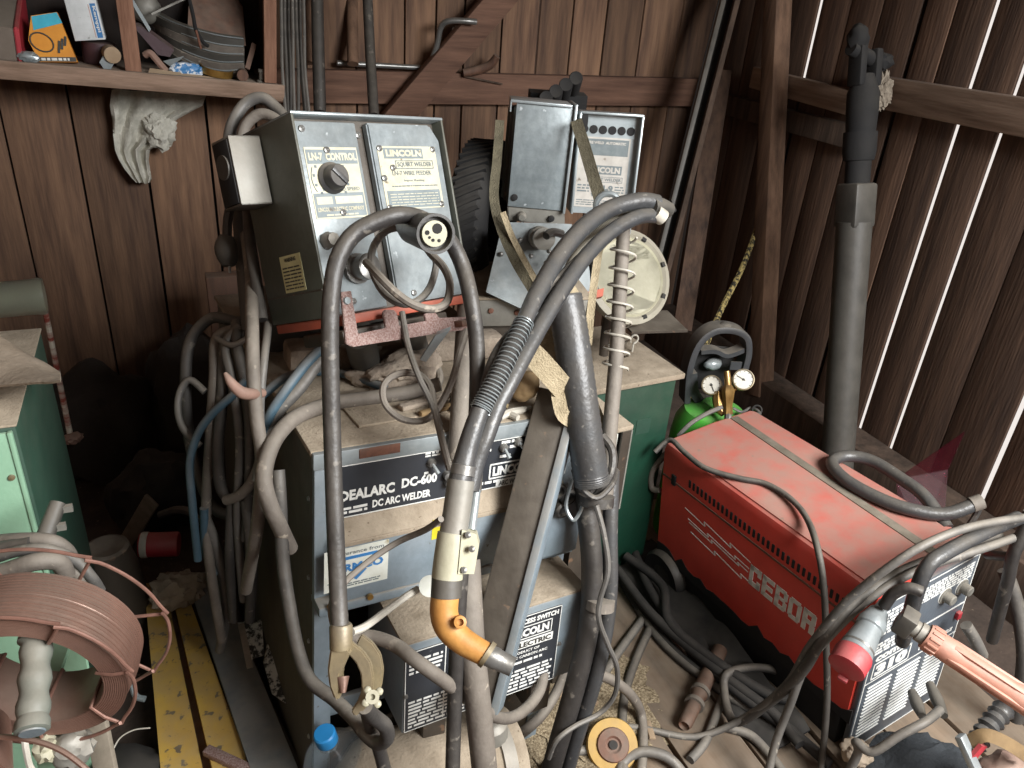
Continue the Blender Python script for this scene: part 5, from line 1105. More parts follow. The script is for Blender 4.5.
B().tube(Q([(453, 533, 1.125), (449, 560, 1.12), (447, 578, 1.118)]), .0228, n=20, sub=2).done('cream_sleeve', 'clampc', t)
B().tube(Q([(447, 577, 1.118), (446, 597, 1.115)]), .0222, n=20, sub=1).done('collar', 'drum', t)
B().slab(Q([(462, 530, 1.105), (476, 534, 1.125), (479, 545, 1.13), (474, 574, 1.12), (458, 574, 1.10)]), FW*.03).done('clamp_plate', 'clampc', t)
bb = B()
for x, y in ((468, 535), (464, 570), (472, 549)): bb.lathe([(0, -.004), (.005, -.004), (.0045, .004), (0, .005)], zto(P(x, y, 1.105), P(x, y, 1.0)), 12)
bb.done('screws', 'steelr', t)
B().tube(Q([(445, 596, 1.115), (444, 612, 1.113), (448, 626, 1.11), (460, 639, 1.107), (474, 648, 1.105), (487, 655, 1.103)]), [.0205, .0205, .0205, .0195, .018, .017], n=20).done('bent_neck', 'copperneck', t, L='worn orange bent neck')
B(zto(P(460, 622, 1.09), P(464, 626, 1.00))).lathe([(.004, -.02), (.009, -.02), (.009, .008), (.005, .009), (.0045, .003), (0, .003)], None, 14).done('neck_screw', 'copperneck', t)
B().tube(Q([(485, 653, 1.104), (489, 656, 1.103)]), .0200, n=18, sub=1).done('nozzle_ring', 'bronze', t)
a, c = P(488, 655, 1.103), P(513, 667, 1.098)
B(zto(a, c)).lathe([(0, 0), (.0155, 0), (.0155, .014), (.0145, .016), (.0138, (c-a).length), (.0105, (c-a).length), (.010, (c-a).length-.012), (0, (c-a).length-.012)], None, 20).done('nozzle', 'steelr', t)
# second hose of the pair
t = thing('gun_cable', P(500, 420, 1.2), 'second grey cable of the arching pair, ending in a bright clamp rod', 'cable')
B().tube(Q([(656, 216, 1.50), (638, 217, 1.47), (612, 231, 1.43), (588, 254, 1.38), (566, 284, 1.32), (545, 318, 1.27), (526, 352, 1.23), (510, 382, 1.20), (497, 407, 1.185), (486, 436, 1.17), (476, 462, 1.165), (470, 490, 1.16)]), .0142, n=14).done('cable', 'rubg', t)
B().tube(Q([(478, 468, 1.175), (476, 492, 1.17)]), .0085, n=10, sub=1).done('neck', 'drum', t)
B().tube(Q([(476, 490, 1.165), (471, 530, 1.14)]), .0075, n=10, sub=1).done('bright_rod', 'galv', t)
B(zto(P(499, 403, 1.19), P(495, 412, 1.187))).lathe([(.0135, -.004), (.0155, -.003), (.0155, .003), (.0135, .004)], None, 16).done('worn_band', 'bronze', t)
t = thing('cable_end', P(660, 208, 1.5), 'taped cut ends of the arching cable pair', 'cable end')
B().tube(Q([(650, 206, 1.49), (660, 207, 1.51), (668, 210, 1.53)]), [.019, .018, .016], n=14, sub=3).done('tape', 'drum', t)
B().tube(Q([(655, 212, 1.49), (663, 218, 1.50)]), .0155, n=12, sub=1).done('stub', 'cablew', t)
B().tube(Q([(667, 206, 1.53), (675, 211, 1.54)]), [.014, .004], n=10, sub=1).done('tip', 'matt', t)
cable('thin_lead', [(600, 240, 1.40), (575, 262, 1.36), (548, 290, 1.31), (530, 315, 1.27), (505, 340, 1.23), (492, 362, 1.2), (484, 390, 1.19), (480, 405, 1.19)], .0075, 'rubber', 'thin black hose running along the left of the arching cable pair', 'hose', n=10)
cable('feeder_lead', [(473, 320, 1.5), (482, 350, 1.5), (478, 380, 1.5)], .007, 'redl', 'dull red lead behind the mounting post', n=8) if 0 else None
cable('thin_lead', [(640, 210, 1.52), (610, 222, 1.50), (580, 250, 1.50), (558, 290, 1.48)], .010, 'creamd', 'pale cable squeezed between the arching cable pair', n=10)
# round cream cover
cpos = P(629, 277, 2.02); n = (-FW*.86+R0*.42+V((0, 0, .12))).normalized(); md = zto(cpos, cpos+n)
t = thing('reel_cover', cpos, 'round cream metal cover with slotted rim behind the spring rod', 'cover')
B(md).lathe([(0, -.02), (.125, -.02), (.128, -.012), (.126, .004), (.112, .010), (.104, .002), (0, .002)], None, 44).done('disc', 'creamd', t)
B(md).lathe([(.098, .003), (.102, .007), (.105, .003)], None, 44).done('inner_bead', 'clampc', t)
for k in range(8): B(md).box((-.007, .106, .003), (.007, .117, .0108), Matrix.Rotation(2*PI*k/8+.2, 4, 'Z'), .002).done('rim_slot', 'matt', t)
sb = P(650, 325, 2.04)
B().box((-.09, -.06, -.006), (.07, .08, .0), frame(P(655, 322, 2.10), (0, 0, -10))).done('bracket_plate', 'dgrey', t)
B().tube([cpos-n*.02, cpos-n*.06, cpos-n*.08+V((0, 0, -.12)), V((cpos.x-.0, cpos.y+.07, P(632, 356, 2.2).z+.0))], .014, n=10).done('stand_arm', 'dgrey', t)
# ------------------------------------------------------------------ gas cylinder with gauges
bpos = P(712, 420, 2.5); bx = V((bpos.x, bpos.y, 0))
tb = thing('gas_cylinder', V((bx.x, bx.y, ZF)), 'bright green gas cylinder with grey-black valve guard behind the red welder', 'gas cylinder')
zb = P(712, 398, 2.5).z
B(Matrix.Translation(bx)).lathe([(0, ZF+.002), (.12, ZF+.002), (.125, ZF+.03), (.125, zb-.13), (.118, zb-.07), (.095, zb-.025), (.05, zb-.012), (.04, zb), (0, zb)], None, 32).done('body', 'bottle', tb)
# guard: arch frame seen face on
gc = P(716, 365, 2.47); gx_ = (R0*.97+FW*.2).normalized(); gz = V((0, 0, 1)); gy = gz.cross(gx_)
mgd = axes(gc, gx_, gy, gz)
g_ = lambda l: [V(((x-716)*2.47/FPX, 0, -(y-365)*2.47/FPX*1.12)) for x, y in l]
outer = g_([(690, 402), (686, 370), (690, 345), (703, 331), (722, 328), (738, 333), (744, 348), (744, 364)])
B(mgd).tube(outer, .016, n=10, flat=(.010, .03)).done('guard', 'guard', tb)
B(mgd).tube(g_([(695, 352), (710, 350), (724, 353), (742, 345)]), .006, n=8, flat=(.007, .02)).done('guard_crossbar', 'guard', tb)
B(mgd).tube(g_([(689, 372), (695, 390), (708, 402), (724, 404)]), .012, n=10, flat=(.016, .03)).done('guard_lower', 'guard', tb)
B(mgd).box((-.085, .035, -.11), (.075, .045, .05), None, .006).done('guard_back', 'matt', tb)
B(mgd).blob(g_([(716, 329)])[0]+V((.005, 0, .006)), (.022, .03, .012), .1, 2, 1, sub=3).done('guard_boss', 'guard', tb)
st0, st1 = P(718, 433, 2.36), P(719, 426, 2.36)
stp = P(718, 428, 2.39); nb = (CAM-stp).normalized(); ms_ = zto(P(718, 428, 2.388), P(718, 428, 2.3))
# regulator
tr = thing('gas_regulator', P(728, 400, 2.42), 'brass gas regulator with two round gauges on the green cylinder', 'regulator')
for x, y, d, r in ((711.5, 385, 2.40, .031), (743.5, 379.5, 2.38, .033)):
    c = P(x, y, d); nn = ((CAM-c).normalized()+R0*(.10 if x > 730 else -.2)+V((0, 0, .15))).normalized(); mk = zto(c, c+nn)
    g = B(mk).lathe([(0, -.03), (r*.9, -.03), (r, -.024), (r, .003), (r*.9, .004), (r*.88, -.002), (0, -.002)], None, 28).done('gauge', 'bronze', tr)
    B(mk).lathe([(0, -.0018), (r*.87, -.0018), (r*.87, 0), (0, 0)], None, 24).done('dial', 'gauge', g)
    bb = B(mk); bb.box((-.0015, -.006, .0), (.0015, r*.7, .0012), Matrix.Rotation(-2.5 if x < 730 else 1.2, 4, 'Z')); bb.lathe([(0, 0), (.004, 0), (.003, .003), (0, .003)], None, 10)
    for k in range(9): bb.box((-.0008, r*.72, 0), (.0008, r*.83, .0008), Matrix.Rotation(-2.2+k*.55, 4, 'Z'))
    bb.done('needle', 'dark', g)
    B().tube([c-nn*.02, P(728, 396, 2.41)], .007, n=10, sub=1).done('gauge_neck', 'brass', tr)
B().tube(Q([(727, 371, 2.37), (727.5, 378, 2.37), (728, 386, 2.37)]), [.009, .011, .010], n=10, sub=2).done('valve_stem', 'brass', tr)
B().tube(Q([(728, 385, 2.37), (728, 392, 2.37), (728, 405, 2.37), (728, 414, 2.37)]), [.013, .021, .014, .016], n=8, sub=2).done('valve_body', 'brass', tr)
B().tube(Q([(719, 391, 2.4), (719, 398, 2.4), (720, 408, 2.39), (724, 414, 2.38)]), [.017, .021, .019, .012], n=8, sub=2).done('body', 'brass', tr)
B().tube(Q([(728, 412, 2.37), (728, 419, 2.36), (726, 424, 2.36)]), [.011, .012, .008], n=8, sub=2).done('outlet', 'steelr', tr)
B().blob(P(713, 364, 2.48), (.032, .02, .02), .15, 2, 1, sub=3).done('knob', 'galv', tr)
B().box((-.018, 0, -.014), (.018, .004, .014), frame(P(736, 366, 2.46), (0, 0, -20))).done('tag', 'guard', tr)
B(ms_).lathe([(0, 0), (.021, 0), (.021, .0015), (0, .0015)], None, 22).done('warning_sticker', 'yels', tb, L='round yellow warning sticker')
B(ms_).box((-.004, -.010, .0016), (.004, .010, .0022)).done('sticker_mark', 'matt', tb)
cable('gas_hose', [(727, 424, 2.35), (722, 436, 2.33), (710, 440, 2.31), (694, 439, 2.30), (678, 446, 2.32), (664, 456, 2.34), (652, 472, 2.36), (652, 488, 2.38), (660, 490, 2.36)], .0095, 'cableb', 'brown hose from the brass regulator drooping over the red welder corner', 'hose', n=10)
cable('gas_hose', [(722, 407, 2.34), (706, 414, 2.33), (690, 424, 2.32), (678, 436, 2.33)], .007, 'cable', 'thin grey hose in front of the green cylinder shoulder', 'hose', n=8)
cable('gas_hose', [(733, 408, 2.42), (742, 412, 2.42), (750, 408, 2.44), (757, 410, 2.42), (760, 414, 2.41), (754, 413, 2.40)], .0045, 'steelr', 'steel chain link end behind the red lid corner', 'chain', n=8)
B().ring(.014, .003, zto(P(757, 410, 2.42), P(757, 405, 2.3)), 16).done('lid_catch', 'matt', L='black wire catch at the rear corner of the red lid', C='catch')
# ------------------------------------------------------------------ floor things in the middle
cw_ = PZ(612, 745, ZF+.04); mk = zto(cw_, cw_+V((-.25, -.55, .8)))
t = thing('yellow_reel', cw_, 'yellow round reel with rusty hub lying among cables', 'reel')
B(mk).lathe([(.0, -.012), (.060, -.012), (.063, 0), (.060, .012), (.045, .013), (0, .013)], None, 36).done('flange', 'yeld', t)
B(mk).lathe([(.011, .0135), (.040, .0135), (.037, .020), (.02, .023), (.015, .018), (.011, .018)], None, 24).done('hub', 'rustb', t)
B(mk).lathe([(0, .0175), (.0105, .0175), (.0105, .0235), (0, .0235)], None, 16).done('hole', 'matt', t)
for k, (pts, r, m, lb) in enumerate([
    ([(545, 768, 1.95), (572, 752, 1.92), (600, 752, 1.90), (620, 762, 1.90), (628, 785, 1.90)], .0125, 'cable', 'grey cable loop in front of the yellow reel'),
    ([(620, 785, 1.90), (622, 765, 1.90), (640, 752, 1.92), (665, 756, 1.93), (682, 772, 1.93), (690, 790, 1.93)], .0125, 'cable', 'grey cable loop right of the yellow reel'),
    ([(592, 672, 1.80), (612, 680, 1.84), (630, 694, 1.90), (641, 714, 1.97), (643, 745, 1.99), (640, 780, 1.97)], .0125, 'cableb', 'grey brown cable curving down past the right of the yellow reel'),
    ([(655, 618, 2.25), (640, 650, 2.18), (630, 676, 2.10), (624, 700, 2.06), (622, 725, 2.03)], .012, 'cabled', 'dark cable from under the red welder to the yellow reel'),
    ([(648, 612, 2.3), (620, 650, 2.2), (600, 680, 2.1), (575, 710, 2.02)], .012, 'cable', 'cable lying from under the red welder toward the sawdust'),
    ([(576, 640, 1.95), (566, 670, 1.92), (552, 700, 1.88), (535, 722, 1.84), (510, 738, 1.78), (490, 725, 1.72)], .0125, 'cableb', 'dusty cable bending through the sawdust below the lettered plate'),
    ([(510, 690, 1.93), (525, 710, 1.93), (540, 725, 1.94)], .008, 'cabled', 'short dark cable in the sawdust under the lettered plate'),
    ([(536, 672, 1.98), (538, 700, 1.97), (540, 725, 1.96)], .008, 'cabled', 'thin dark cable standing in the sawdust beside the tied hoses'),
    ([(622, 580, 2.35), (660, 640, 2.25), (720, 690, 2.18), (760, 715, 2.12), (800, 735, 2.05)], .013, 'cabled', 'dark hose lying along the black foot of the red welder'),
    ([(612, 560, 2.45), (640, 610, 2.35), (690, 665, 2.25), (740, 690, 2.22)], .014, 'matt', 'black hose close against the foot of the red welder'),
    ([(690, 760, 2.00), (706, 740, 2.02), (722, 700, 2.06), (735, 678, 2.1)], .0115, 'cable', 'grey cable rising from the planks beside the wooden roller'),
    ([(785, 775, 1.9), (770, 755, 1.93), (750, 735, 1.98), (725, 727, 2.02)], .012, 'cable', 'grey cable on the planks under the white-lettered side')]):
    cable('floor_cable', [PZ(x, y, ZF+r+.006+(0.02 if i_ in (2, 3) and len(pts) > 5 else 0)) for i_, (x, y, d_) in enumerate(pts)] if k not in (2, 5) else Q(pts), r, m, lb, n=10, world=True)
rows = []
for j in range(26):
    v = j/25; row = []
    for i in range(11):
        u = i/10; y = 1.66-.78*v; x = 1.33-.02*v-(.17-.05*v+.05*noise.noise(V((v*5, 2, 0))))*(1-u); row.append((x, y, ZF+.010+.05*u*u*(.6+.4*noise.noise(V((v*6, 7, u))))+.014*(1+noise.noise(V((u*5, v*14, 3))))*min(1, u*4)))
    rows.append(row)
B().sheet(rows, (0, 0, -.006)).done('dark_sheet', 'matt', L='dark sheet added on the floor along the foot of the red welder', C='dark sheet')  # sheet added to fill the dark band of hoses and junk
for k, (pts, lb) in enumerate([([(632, 545), (650, 590), (685, 640), (735, 690), (790, 730), (830, 765)], 'black hose lying lengthwise on the dark sheet, nearer the red welder'), ([(618, 570), (650, 612), (690, 648), (735, 684), (775, 715), (800, 745)], 'black hose lying lengthwise on the dark sheet, nearer the roller'), ([(626, 556), (662, 585), (668, 620), (700, 650), (760, 690), (790, 700)], 'wavy black hose in the middle of the dark sheet')]):
    cable('floor_hose', [PZ(x, y, ZF+.05+.01*k) for x, y in pts], .014, 'matt', lb, 'hose', n=10, world=True)
B().blob((.80, 1.23, ZF), (.22, .28, .025), .3, 5, 2, floor=ZF-.01, sub=5).done('sawdust', 'saw', K='stuff', L='sawdust and wood shavings heaped on the floor under the lettered plate', C='sawdust')
for k, (x, y, a) in enumerate([(598, 668, .3), (650, 730, 1.2), (587, 700, 2.2), (560, 690, .9)]):
    p = PZ(x, y, ZF+.02); B().box((-.03, -.008, -.004), (.03, .008, .004), Matrix.Translation(p) @ Matrix.Rotation(a, 4, 'Z') @ Matrix.Rotation(.2, 4, 'Y'), .002).done('wood_chip', 'chip', L=['pale wood chip under the tied hoses', 'pale wood chip right of the yellow reel', 'pale wood chip just above the yellow reel', 'pale wood chip in the sawdust left of the tied hoses'][k], C='chip')
B().box((-.03, -.02, 0), (.03, .02, .03), Matrix.Translation(PZ(576, 728, ZF+.01)) @ Matrix.Rotation(.5, 4, 'Z'), .004).done('plastic_block', 'bluep', L='small blue grey block left of the yellow reel', C='block')
a, c = PZ(684, 726, ZF+.033), PZ(720, 650, ZF+.035)
mk = zto(a, c); L_ = (c-a).length
t = thing('roller', a, 'turned brown wooden roller with two rings lying on the planks', 'roller')
B(mk).lathe([(.008, .006), (.014, 0), (.018, .01), (.020, L_*.3), (.018, L_*.34), (.022, L_*.38), (.021, L_), (0, L_)], None, 20).done('body', 'wood', t)
for z in (L_*.27, L_*.42): B(mk).lathe([(.018, z-.007), (.026, z-.006), (.026, z+.006), (.018, z+.007)], None, 20).done('ring', 'cableb', t)
# motor and dusty tank at the bottom
tm = thing('electric_motor', P(490, 740, 1.62), 'dusty grey motor with rusty bolt at the foot of the slanted post', 'motor')
a = P(486, 768, 1.72)
mk = zto(P(440, 800, 1.66), P(540, 752, 1.78))
B(mk).lathe([(0, 0), (.075, 0), (.082, .02), (.082, .1), (.07, .12), (.07, .17), (0, .17)], None, 28).done('housing', 'greyp', tm)
B(zto(P(492, 735, 1.62), P(488, 690, 1.56))).lathe([(0, 0), (.034, 0), (.034, .035), (.026, .045), (.018, .05), (0, .05)], None, 18).done('boss', 'greyp', tm)
B(zto(P(490, 712, 1.585), P(487, 690, 1.56))).lathe([(0, 0), (.015, 0), (.015, .03), (0, .03)], None, 6).done('bolt', 'rustb', tm)
B().blob(P(508, 752, 1.64), (.03, .03, .02), .2, 3, 3, sub=3).done('rust_cap', 'rustb', tm)
mk = zto(P(345, 800, 1.52), P(470, 768, 1.66))
tk = thing('tank', P(400, 780, 1.55), 'dusty grey rounded tank lying below the switch box', 'tank')
B(mk).lathe([(0, -.02), (.06, -.01), (.10, .03), (.115, .07), (.115, .36), (0, .36)], None, 36).done('shell', 'dusty', tk)
B(mk).lathe([(.115, .30), (.122, .30), (.122, .33), (.115, .33)], None, 36).done('band', 'greyp', tk)
# water bottle
a, c = P(327, 740, 1.50), P(352, 800, 1.62)
mb = zto(c, a); Lb = (a-c).length
t = thing('water_bottle', c, 'clear plastic water bottle with blue cap at the bottom edge', 'bottle')
B(mb).lathe([(.06, -.05), (.066, -.04), (.066, .02), (.062, .025), (.066, .03), (.066, Lb-.075), (.055, Lb-.045), (.030, Lb-.02), (.018, Lb-.008), (.018, Lb+.006)], None, 28).done('body', 'pet', t)
B(mb).lathe([(.0205, Lb-.004), (.0215, Lb-.002), (.0215, Lb+.022), (.019, Lb+.025), (0, Lb+.025)], None, 26).done('cap', 'bluecap', t)
B(mb).lathe([(.0195, Lb-.012), (.022, Lb-.010), (.022, Lb-.006), (.0195, Lb-.005)], None, 22).done('collar', 'pet', t)
# ------------------------------------------------------------------ left side
c0 = P(15, 425, 1.32); gd = .42
mgb = frame((c0.x, c0.y, 0), (0, 0, 0)); zt = c0.z
t = thing('green_machine', mgb, 'light green machine cabinet at the left edge with dusty top', 'machine')
B(mgb).box((-.42, .004, ZF+.005), (0, gd, zt-.004), None, .006).done('case', 'mgreen', t)
B(mgb).box((-.42, -.004, ZF+.03), (-.012, .0035, zt-.012), None, .003).done('front_door', 'lgreen', t, L='light green front')
B(mgb).box((-.421, .0, zt-.004), (.002, gd+.002, zt+.001), None, .002).done('top', 'dusty', t)
B(mgb).box((-.014, -.008, ZF+.03), (-.006, .003, zt-.01), None, .002).done('corner_trim', 'lgreen', t)
B(mgb).box((-.10, -.006, zt-.075), (-.045, -.0035, zt-.055)).done('pale_sticker', 'cyan', t)
l = onp(mgb, 12, 476, 1, 0); B(mgb).lathe([(0, 0), (.006, 0), (.005, .004), (0, .005)], axes((l.x, -.004, l.z), (1, 0, 0), (0, 0, 1), (0, -1, 0)), 10).done('door_screw', 'bronze', t)
a, c = P(58, 503, 1.30), P(44, 540, 1.27)
t2 = thing('pipe', a, 'dusty brown pipe with lugs leaning on the green machine', 'pipe')
B().tube([a, c], [.013, .0145], n=14, sub=1).done('pipe_body', 'drum', t2)
bb = B()
for u in (.2, .7): q = a.lerp(c, u); bb.box((.008, -.004, -.006), (.026, .004, .006), Matrix.Translation(q))
bb.done('lugs', 'greyp', t2)
# glass jar and cardboard on it
zc = zt+.02
a = P(44, 296, 1.62); a.z = max(a.z, zt+.045)
mj = zto(a+V((-.32, -.02, 0)), a)
t = thing('glass_jar', a, 'dusty glass jar lying on its side on the green machine', 'jar')
B(mj).lathe([(0, 0), (.03, .0), (.036, .02), (.037, .30), (.039, .315), (.037, .322), (.032, .322), (.031, .30), (.031, .02), (0, .01)], None, 28).done('glass', 'jar', t)
B(mj).lathe([(.0, .25), (.03, .25), (.03, .256), (0, .256)], None, 24).done('base', 'jar', t)
rows = []
for j in range(9):
    v = j/8
    row = []
    for i in range(13):
        u = i/12
        px = -40+(100-40*v*0)*u*(1.02 if j else 1); 
        # triangle-like flap: right tip at (60,376)
        yb = 322+u*52; yt_ = yb+(1-u)*60*v+ (4*v)
        px = -30+90*u
        p = P(px, 318+54*u+(62*(1-u)+8)*v, 1.42-.16*v+.06*(1-u))
        row.append(p+V((0, 0, .005*noise.noise(V((u*4, v*4, 2))))))
    rows.append(row)
B().sheet(rows, (0, .004, -.006)).done('cardboard_sheet', 'card', L='dusty torn cardboard sheet lying on the green machine top', C='cardboard')
# spool of copper wire
sc_ = P(40, 655, 1.05); mo = axes(sc_, (1, 0, 0), (0, 0, 1), (.06, -1, -.06)); mo = zto(sc_, sc_+V((-.30, -1, -.12)))
Rs = .124; Rw = .092; wd = .080
t = thing('wire_spool', sc_, 'copper welding wire spool in a wire basket frame at the lower left', 'wire spool')
prf = [(Rw, -wd/2)]
for k in range(15): prf.append((Rs+.0016*(k % 2)-.004*abs(k-7)/7, -wd/2+.004+(wd-.008)*k/14))
prf += [(Rw, wd/2), (Rw-.001, 0)]
B(mo).lathe(prf+[(Rw, -wd/2)], None, 72).done('wire_coil', 'copper', t)
bb = B(mo)
for k in range(29): bb.ring(Rs-.0005+.001*(k % 2)-.004*abs(k-14)/14, .0017, frame((0, 0, -wd/2+.003+(wd-.006)*k/28)), 64, 6)
for k in range(11): bb.ring(Rw+.002+(Rs-Rw-.005)*k/10, .0017, frame((0, 0, wd/2+.0005)), 56, 6)
bb.done('wire_turns', 'copper', t)
for zf_, Rr, nm in ((-wd/2-.006, .155, 'rear_frame'), (wd/2+.006, .134, 'front_frame')):
    bb = B(mo); n_ = 7
    for k in range(n_):
        a0, a1 = 2*PI*k/n_+.15, 2*PI*(k+1)/n_+.15+.04
        rr = [Rr+.004*(j == 0) for j in range(9)]
        pts = [V((rr[j]*math.cos(a0+(a1-a0)*j/8), rr[j]*math.sin(a0+(a1-a0)*j/8), zf_+(.004 if j == 8 else 0))) for j in range(9)]
        bb.tube(pts, .0026, n=7, sub=2)
        sg = 1 if zf_ > 0 else -1
        e = V((math.cos(a0), math.sin(a0), 0))
        bb.tube([e*Rr+V((0, 0, zf_)), e*(Rw+.02)+V((0, 0, zf_+.001*sg)), e*(Rw-.002)+V((0, 0, zf_-.004*sg)), e*(Rw-.003)+V((0, 0, 0))], .0026, n=7, sub=1)
    bb.done(nm, 'wirec', t)
# spindle and grip
a, c = P(43, 588, 1.30), P(35, 728, .93)
t = thing('spindle', a, 'green spindle with ribbed grey handle grip through the copper spool', 'spindle')
ax0, ax1 = sc_+V((.0, .16, .0)), sc_+V((-.005, -.15, -.02))
g0, g1 = P(37, 636, 1.0), P(32, 732, .93)
B().tube([P(42, 600, 1.28), P(38, 640, 1.0)], .0165, n=16, sub=1).done('axle', 'lgreen', t)
gl = (g1-g0).length; mg_ = zto(g0, g1)
pr_ = [(0, 0), (.021, 0), (.022, .006), (.0185, .009)]
for k in range(13): pr_.append((.0178+.0018*math.sin(k*1.35), .012+(gl-.03)*k/12))
pr_ += [(.0195, gl-.012), (.0195, gl-.002), (.016, gl), (0, gl)]
B(mg_).lathe(pr_, None, 20).done('grip', 'grip', t)
B(mg_).lathe([(0, gl+.0003), (.015, gl+.0003), (.014, gl+.002), (0, gl+.002)], None, 18).done('end_plug', 'steel2', t)
# green frame below
bb = B(); bb.bar(P(68, 640, 1.24), P(78, 700, 1.26), .05, .006, up=tuple(-FW)); bb.bar(P(44, 700, 1.12), P(60, 790, 1.16), .05, .006, up=tuple(-FW)); bb.bar(P(66, 634, 1.22), P(42, 700, 1.13), .03, .006, up=tuple(-FW))
bb.done('spool_bracket', 'lgreen', L='light green bracket seen through the copper spool', C='bracket')
cable('bracket_rod', [(24, 726, 1.06), (26, 750, 1.06), (34, 772, 1.07), (60, 778, 1.08)], .0045, 'cablew', 'bent pale rod below the ribbed handle grip', 'rod', n=8)
B().blob(P(72, 748, 1.10), (.03, .025, .03), .25, 3, 4, sub=3).done('grey_casting', 'greyp', L='dusty grey casting below the copper spool', C='casting')
B().blob(P(46, 748, 1.08), (.016, .02, .018), .35, 3, 6, sub=3).done('wing_nut', 'clampc', L='pale wing nut left of the dusty grey casting', C='nut')
B().bar(P(92, 700, 1.22), P(112, 800, 1.22), .034, .012, up=tuple(-FW), bev=.002).done('grey_board', 'strip', L='weathered grey board strip under the copper spool', C='board')
cable('copper_rod', [(-10, 736, .95), (30, 740, .95), (60, 750, .95), (85, 768, .95), (100, 785, .95)], .0035, 'copper', 'loose copper-coloured wire curving along the bottom left corner', 'wire', n=7)
B().blob(PZ(125, 785, ZF+.05), (.09, .09, .06), .2, 2, 4, sub=3).done('black_bag', 'matt', L='black plastic bag at the bottom left of the yellow beams', C='bag')
cable('white_wire', [(112, 752, 1.3), (120, 738, 1.3), (134, 730, 1.3), (150, 728, 1.3)], .0012, 'cablew', 'thin white wire curling over the black plastic bag', 'wire', n=6)
cable('white_hook', [(126, 672, 1.5), (132, 685, 1.5), (136, 696, 1.5), (145, 699, 1.5)], .006, 'greyl', 'grey hook beside the copper spool rim', 'hook', n=8)
mo2 = zto(P(-48, 740, 1.0), P(-50, 785, .95))
B(mo2).lathe([(.05, 0), (.065, .0), (.066, .09), (.05, .09)], None, 40).done('copper_spool', 'copper', L='second copper wire coil cut by the bottom left corner', C='wire spool')
# grey cable loops on the left
for k, (pts, r, m, lb) in enumerate([
    ([(-15, 543, 1.22), (20, 540, 1.2), (50, 541, 1.2), (66, 550, 1.22), (72, 560, 1.24)], .0115, 'cableb', 'topmost grey cable of the loops above the copper spool'),
    ([(-15, 562, 1.18), (15, 552, 1.17), (45, 549, 1.17), (75, 560, 1.2), (92, 578, 1.22), (100, 590, 1.25)], .0085, 'cable', 'grey cable arching farthest right above the copper spool'),
    ([(-15, 578, 1.15), (10, 570, 1.15), (35, 562, 1.15), (58, 562, 1.17), (66, 575, 1.19)], .0135, 'cableb', 'thick dusty hose loop just above the copper coil'),
    ([(-15, 553, 1.19), (8, 548, 1.19), (22, 546, 1.19), (32, 544, 1.19)], .0125, 'rubber', 'short dark taped cable end at the left edge'),
    ([(52, 558, 1.2), (70, 566, 1.21), (82, 578, 1.22), (86, 590, 1.24)], .0125, 'cableb', 'dusty hose end bending down behind the copper coil')]):
    cable('looped_cable', pts, r, m, lb, n=12)
# yellow beams, plank, rusty bar
def flat(a0, a1, b1, b0, z, th, name, m, L, C):
    ps = [PZ(*p, z) for p in (a0, a1, b1, b0)]
    return B().slab(ps, (0, 0, -th)).done(name, m, L=L, C=C)
flat((144, 583), (165, 584), (206, 785), (162, 785), .03, .09, 'yellow_beam', 'yellow', 'worn yellow steel beam on the floor, the left of two', 'beam')
flat((170, 584), (184, 584), (256, 785), (216, 785), .03, .09, 'yellow_beam', 'yellow', 'worn yellow steel beam on the floor next to the blue grey plank', 'beam')
flat((164, 584), (171, 584), (218, 785), (205, 785), -.02, .04, 'beam_groove', 'rustb', 'dark brown strip filling the gap between the yellow beams', 'strip')  # strip added to make the groove between the beams dark
flat((186, 575), (216, 570), (305, 785), (256, 785), .05, .02, 'blue_plank', 'bluep', 'smooth blue grey plank leaning between yellow beam and arc welder', 'plank')
B().slab([PZ(217, 590, .04), PZ(220, 590, .05), PZ(310, 785, .05), PZ(306, 785, .04)], (0, 0, -.10)).done('edge_board', 'dgrey', L='dark board edge right of the blue grey plank', C='board')
B().bar(PZ(206, 750, .04), PZ(262, 776, .04), .022, .016, bev=.002).done('rusty_bar', 'rust', L='rusty flat bar lying across the yellow beam at the bottom', C='bar')
a = [P(238, 625, 1.92), P(262, 622, 1.92), P(264, 655, 1.9), P(246, 662, 1.9)]
B().slab(a, (.0, .02, -.01)).done('speckled_board', 'terr', L='upper speckled black and white board piece beside the plank', C='board')
a = [P(268, 645, 1.88), P(278, 648, 1.86), P(290, 690, 1.78), P(286, 704, 1.76), P(272, 694, 1.78), P(264, 665, 1.84)]
B().slab(a, (.0, .02, -.01)).done('speckled_board', 'terr', L='lower speckled black and white board piece next to the welder side', C='board')
B().bar(P(241, 624, 1.88), P(250, 668, 1.85), .014, .01).done('timber_offcut', 'strip', L='grey slat leaning on the upper speckled piece', C='slat')
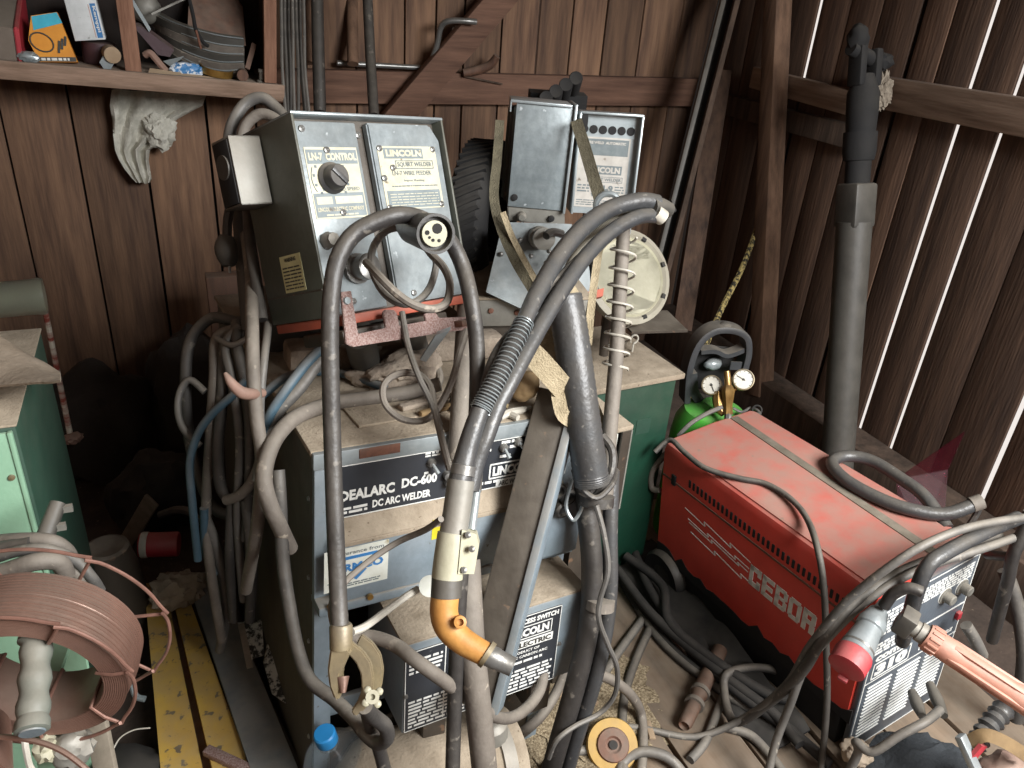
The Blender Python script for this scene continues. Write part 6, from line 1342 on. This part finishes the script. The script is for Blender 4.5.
# dark heap at the back left
hz = [((-.33, 2.75, .06), (.2, .2, .24), 'sack', 'dark bulging sack in the back left gloom', 'sack', 11), ((.0, 2.78, .08), (.19, .18, .30), 'sack', 'tall brownish sack leaning on the back wall', 'sack', 12), ((-.15, 2.35, 0), (.15, .13, .16), 'matt', 'black bag in front of the dark sacks', 'bag', 13), ((.16, 2.38, .02), (.12, .14, .2), 'sack', 'small brown sack near the hung cables', 'sack', 14)]
for c, r, m, lb, ct, sd in hz: B().blob(c, r, .22, 1.8, sd, floor=ZF+.005).done(ct, m, L=lb, C=ct)
mk = zto(PZ(128, 590, ZF+.10), PZ(98, 552, ZF+.14)) 
B(frame((P(112, 575, 2.05).x, P(112, 575, 2.05).y, ZF+.005), (0, 0, 0))).lathe([(0, 0), (.085, 0), (.07, .2), (.055, .28), (.045, .285), (0, .27)], None, 26).done('grey_bucket', 'dgrey', L='upturned grey bucket behind the copper spool', C='bucket')
ca_ = P(158, 547, 2.12); mcan = zto(P(140, 545, 2.12), P(176, 544, 2.14))
t = thing('red_tin', ca_, 'dirty red tin lying in the rubble left of the cables', 'tin')
B(mcan).lathe([(0, 0), (.032, 0), (.034, .004), (.034, .095), (.032, .1), (0, .1)], None, 22).done('can', 'redl', t)
B(mcan).lathe([(.0345, .004), (.0355, .006), (.0355, .02), (.0345, .022)], None, 22).done('white_band', 'paper', t)
B().bar(PZ(125, 545, ZF+.02), P(152, 500, 2.25), .05, .012, up=tuple(-FW), bev=.003).done('board_offcut', 'strip', L='grey board offcut leaning in the back left rubble', C='board')
B().blob(P(178, 590, 2.1), (.07, .05, .05), .3, 3, 8, floor=ZF+.004).done('dusty_lump', 'card', L='dusty lump at the far end of the yellow beams', C='rubble')
cable('old_hose', [(160, 515, 2.3), (176, 510, 2.28), (190, 512, 2.25), (198, 522, 2.2)], .012, 'cabled', 'old hose curled in the back left rubble', 'hose', n=8)
# ------------------------------------------------------------------ light and camera
def area(name, loc, aim, sx, sy, e, col):
    l = bpy.data.lights.new(name, 'AREA'); l.shape = 'RECTANGLE'; l.size = sx; l.size_y = sy; l.energy = e; l.color = col
    o = bpy.data.objects.new(name, l); COL.objects.link(o); o.location = loc
    o.rotation_euler = (V(aim)-V(loc)).to_track_quat('-Z', 'Y').to_euler(); return o
area('door_daylight', (1.75, -1.0, 2.5), (.35, 1.5, .4), 1.8, 1.2, 230, (.98, .99, 1))
w = bpy.data.worlds.new('sky'); SC.world = w; w.use_nodes = True
w.node_tree.nodes['Background'].inputs[0].default_value = (1, .92, .87, 1); w.node_tree.nodes['Background'].inputs[1].default_value = .75
cd = bpy.data.cameras.new('camera'); cam = bpy.data.objects.new('camera', cd); COL.objects.link(cam)
cd.sensor_width = 36; cd.lens = FPX/1024*36; cd.clip_start = .05
cam.matrix_world = axes(CAM, IX, -IY, -FW)
SC.camera = cam
vs = SC.view_settings; vs.view_transform = 'Standard'; vs.look = 'None'; vs.gamma = 1; vs.use_curve_mapping = False; vs.exposure = 0.3
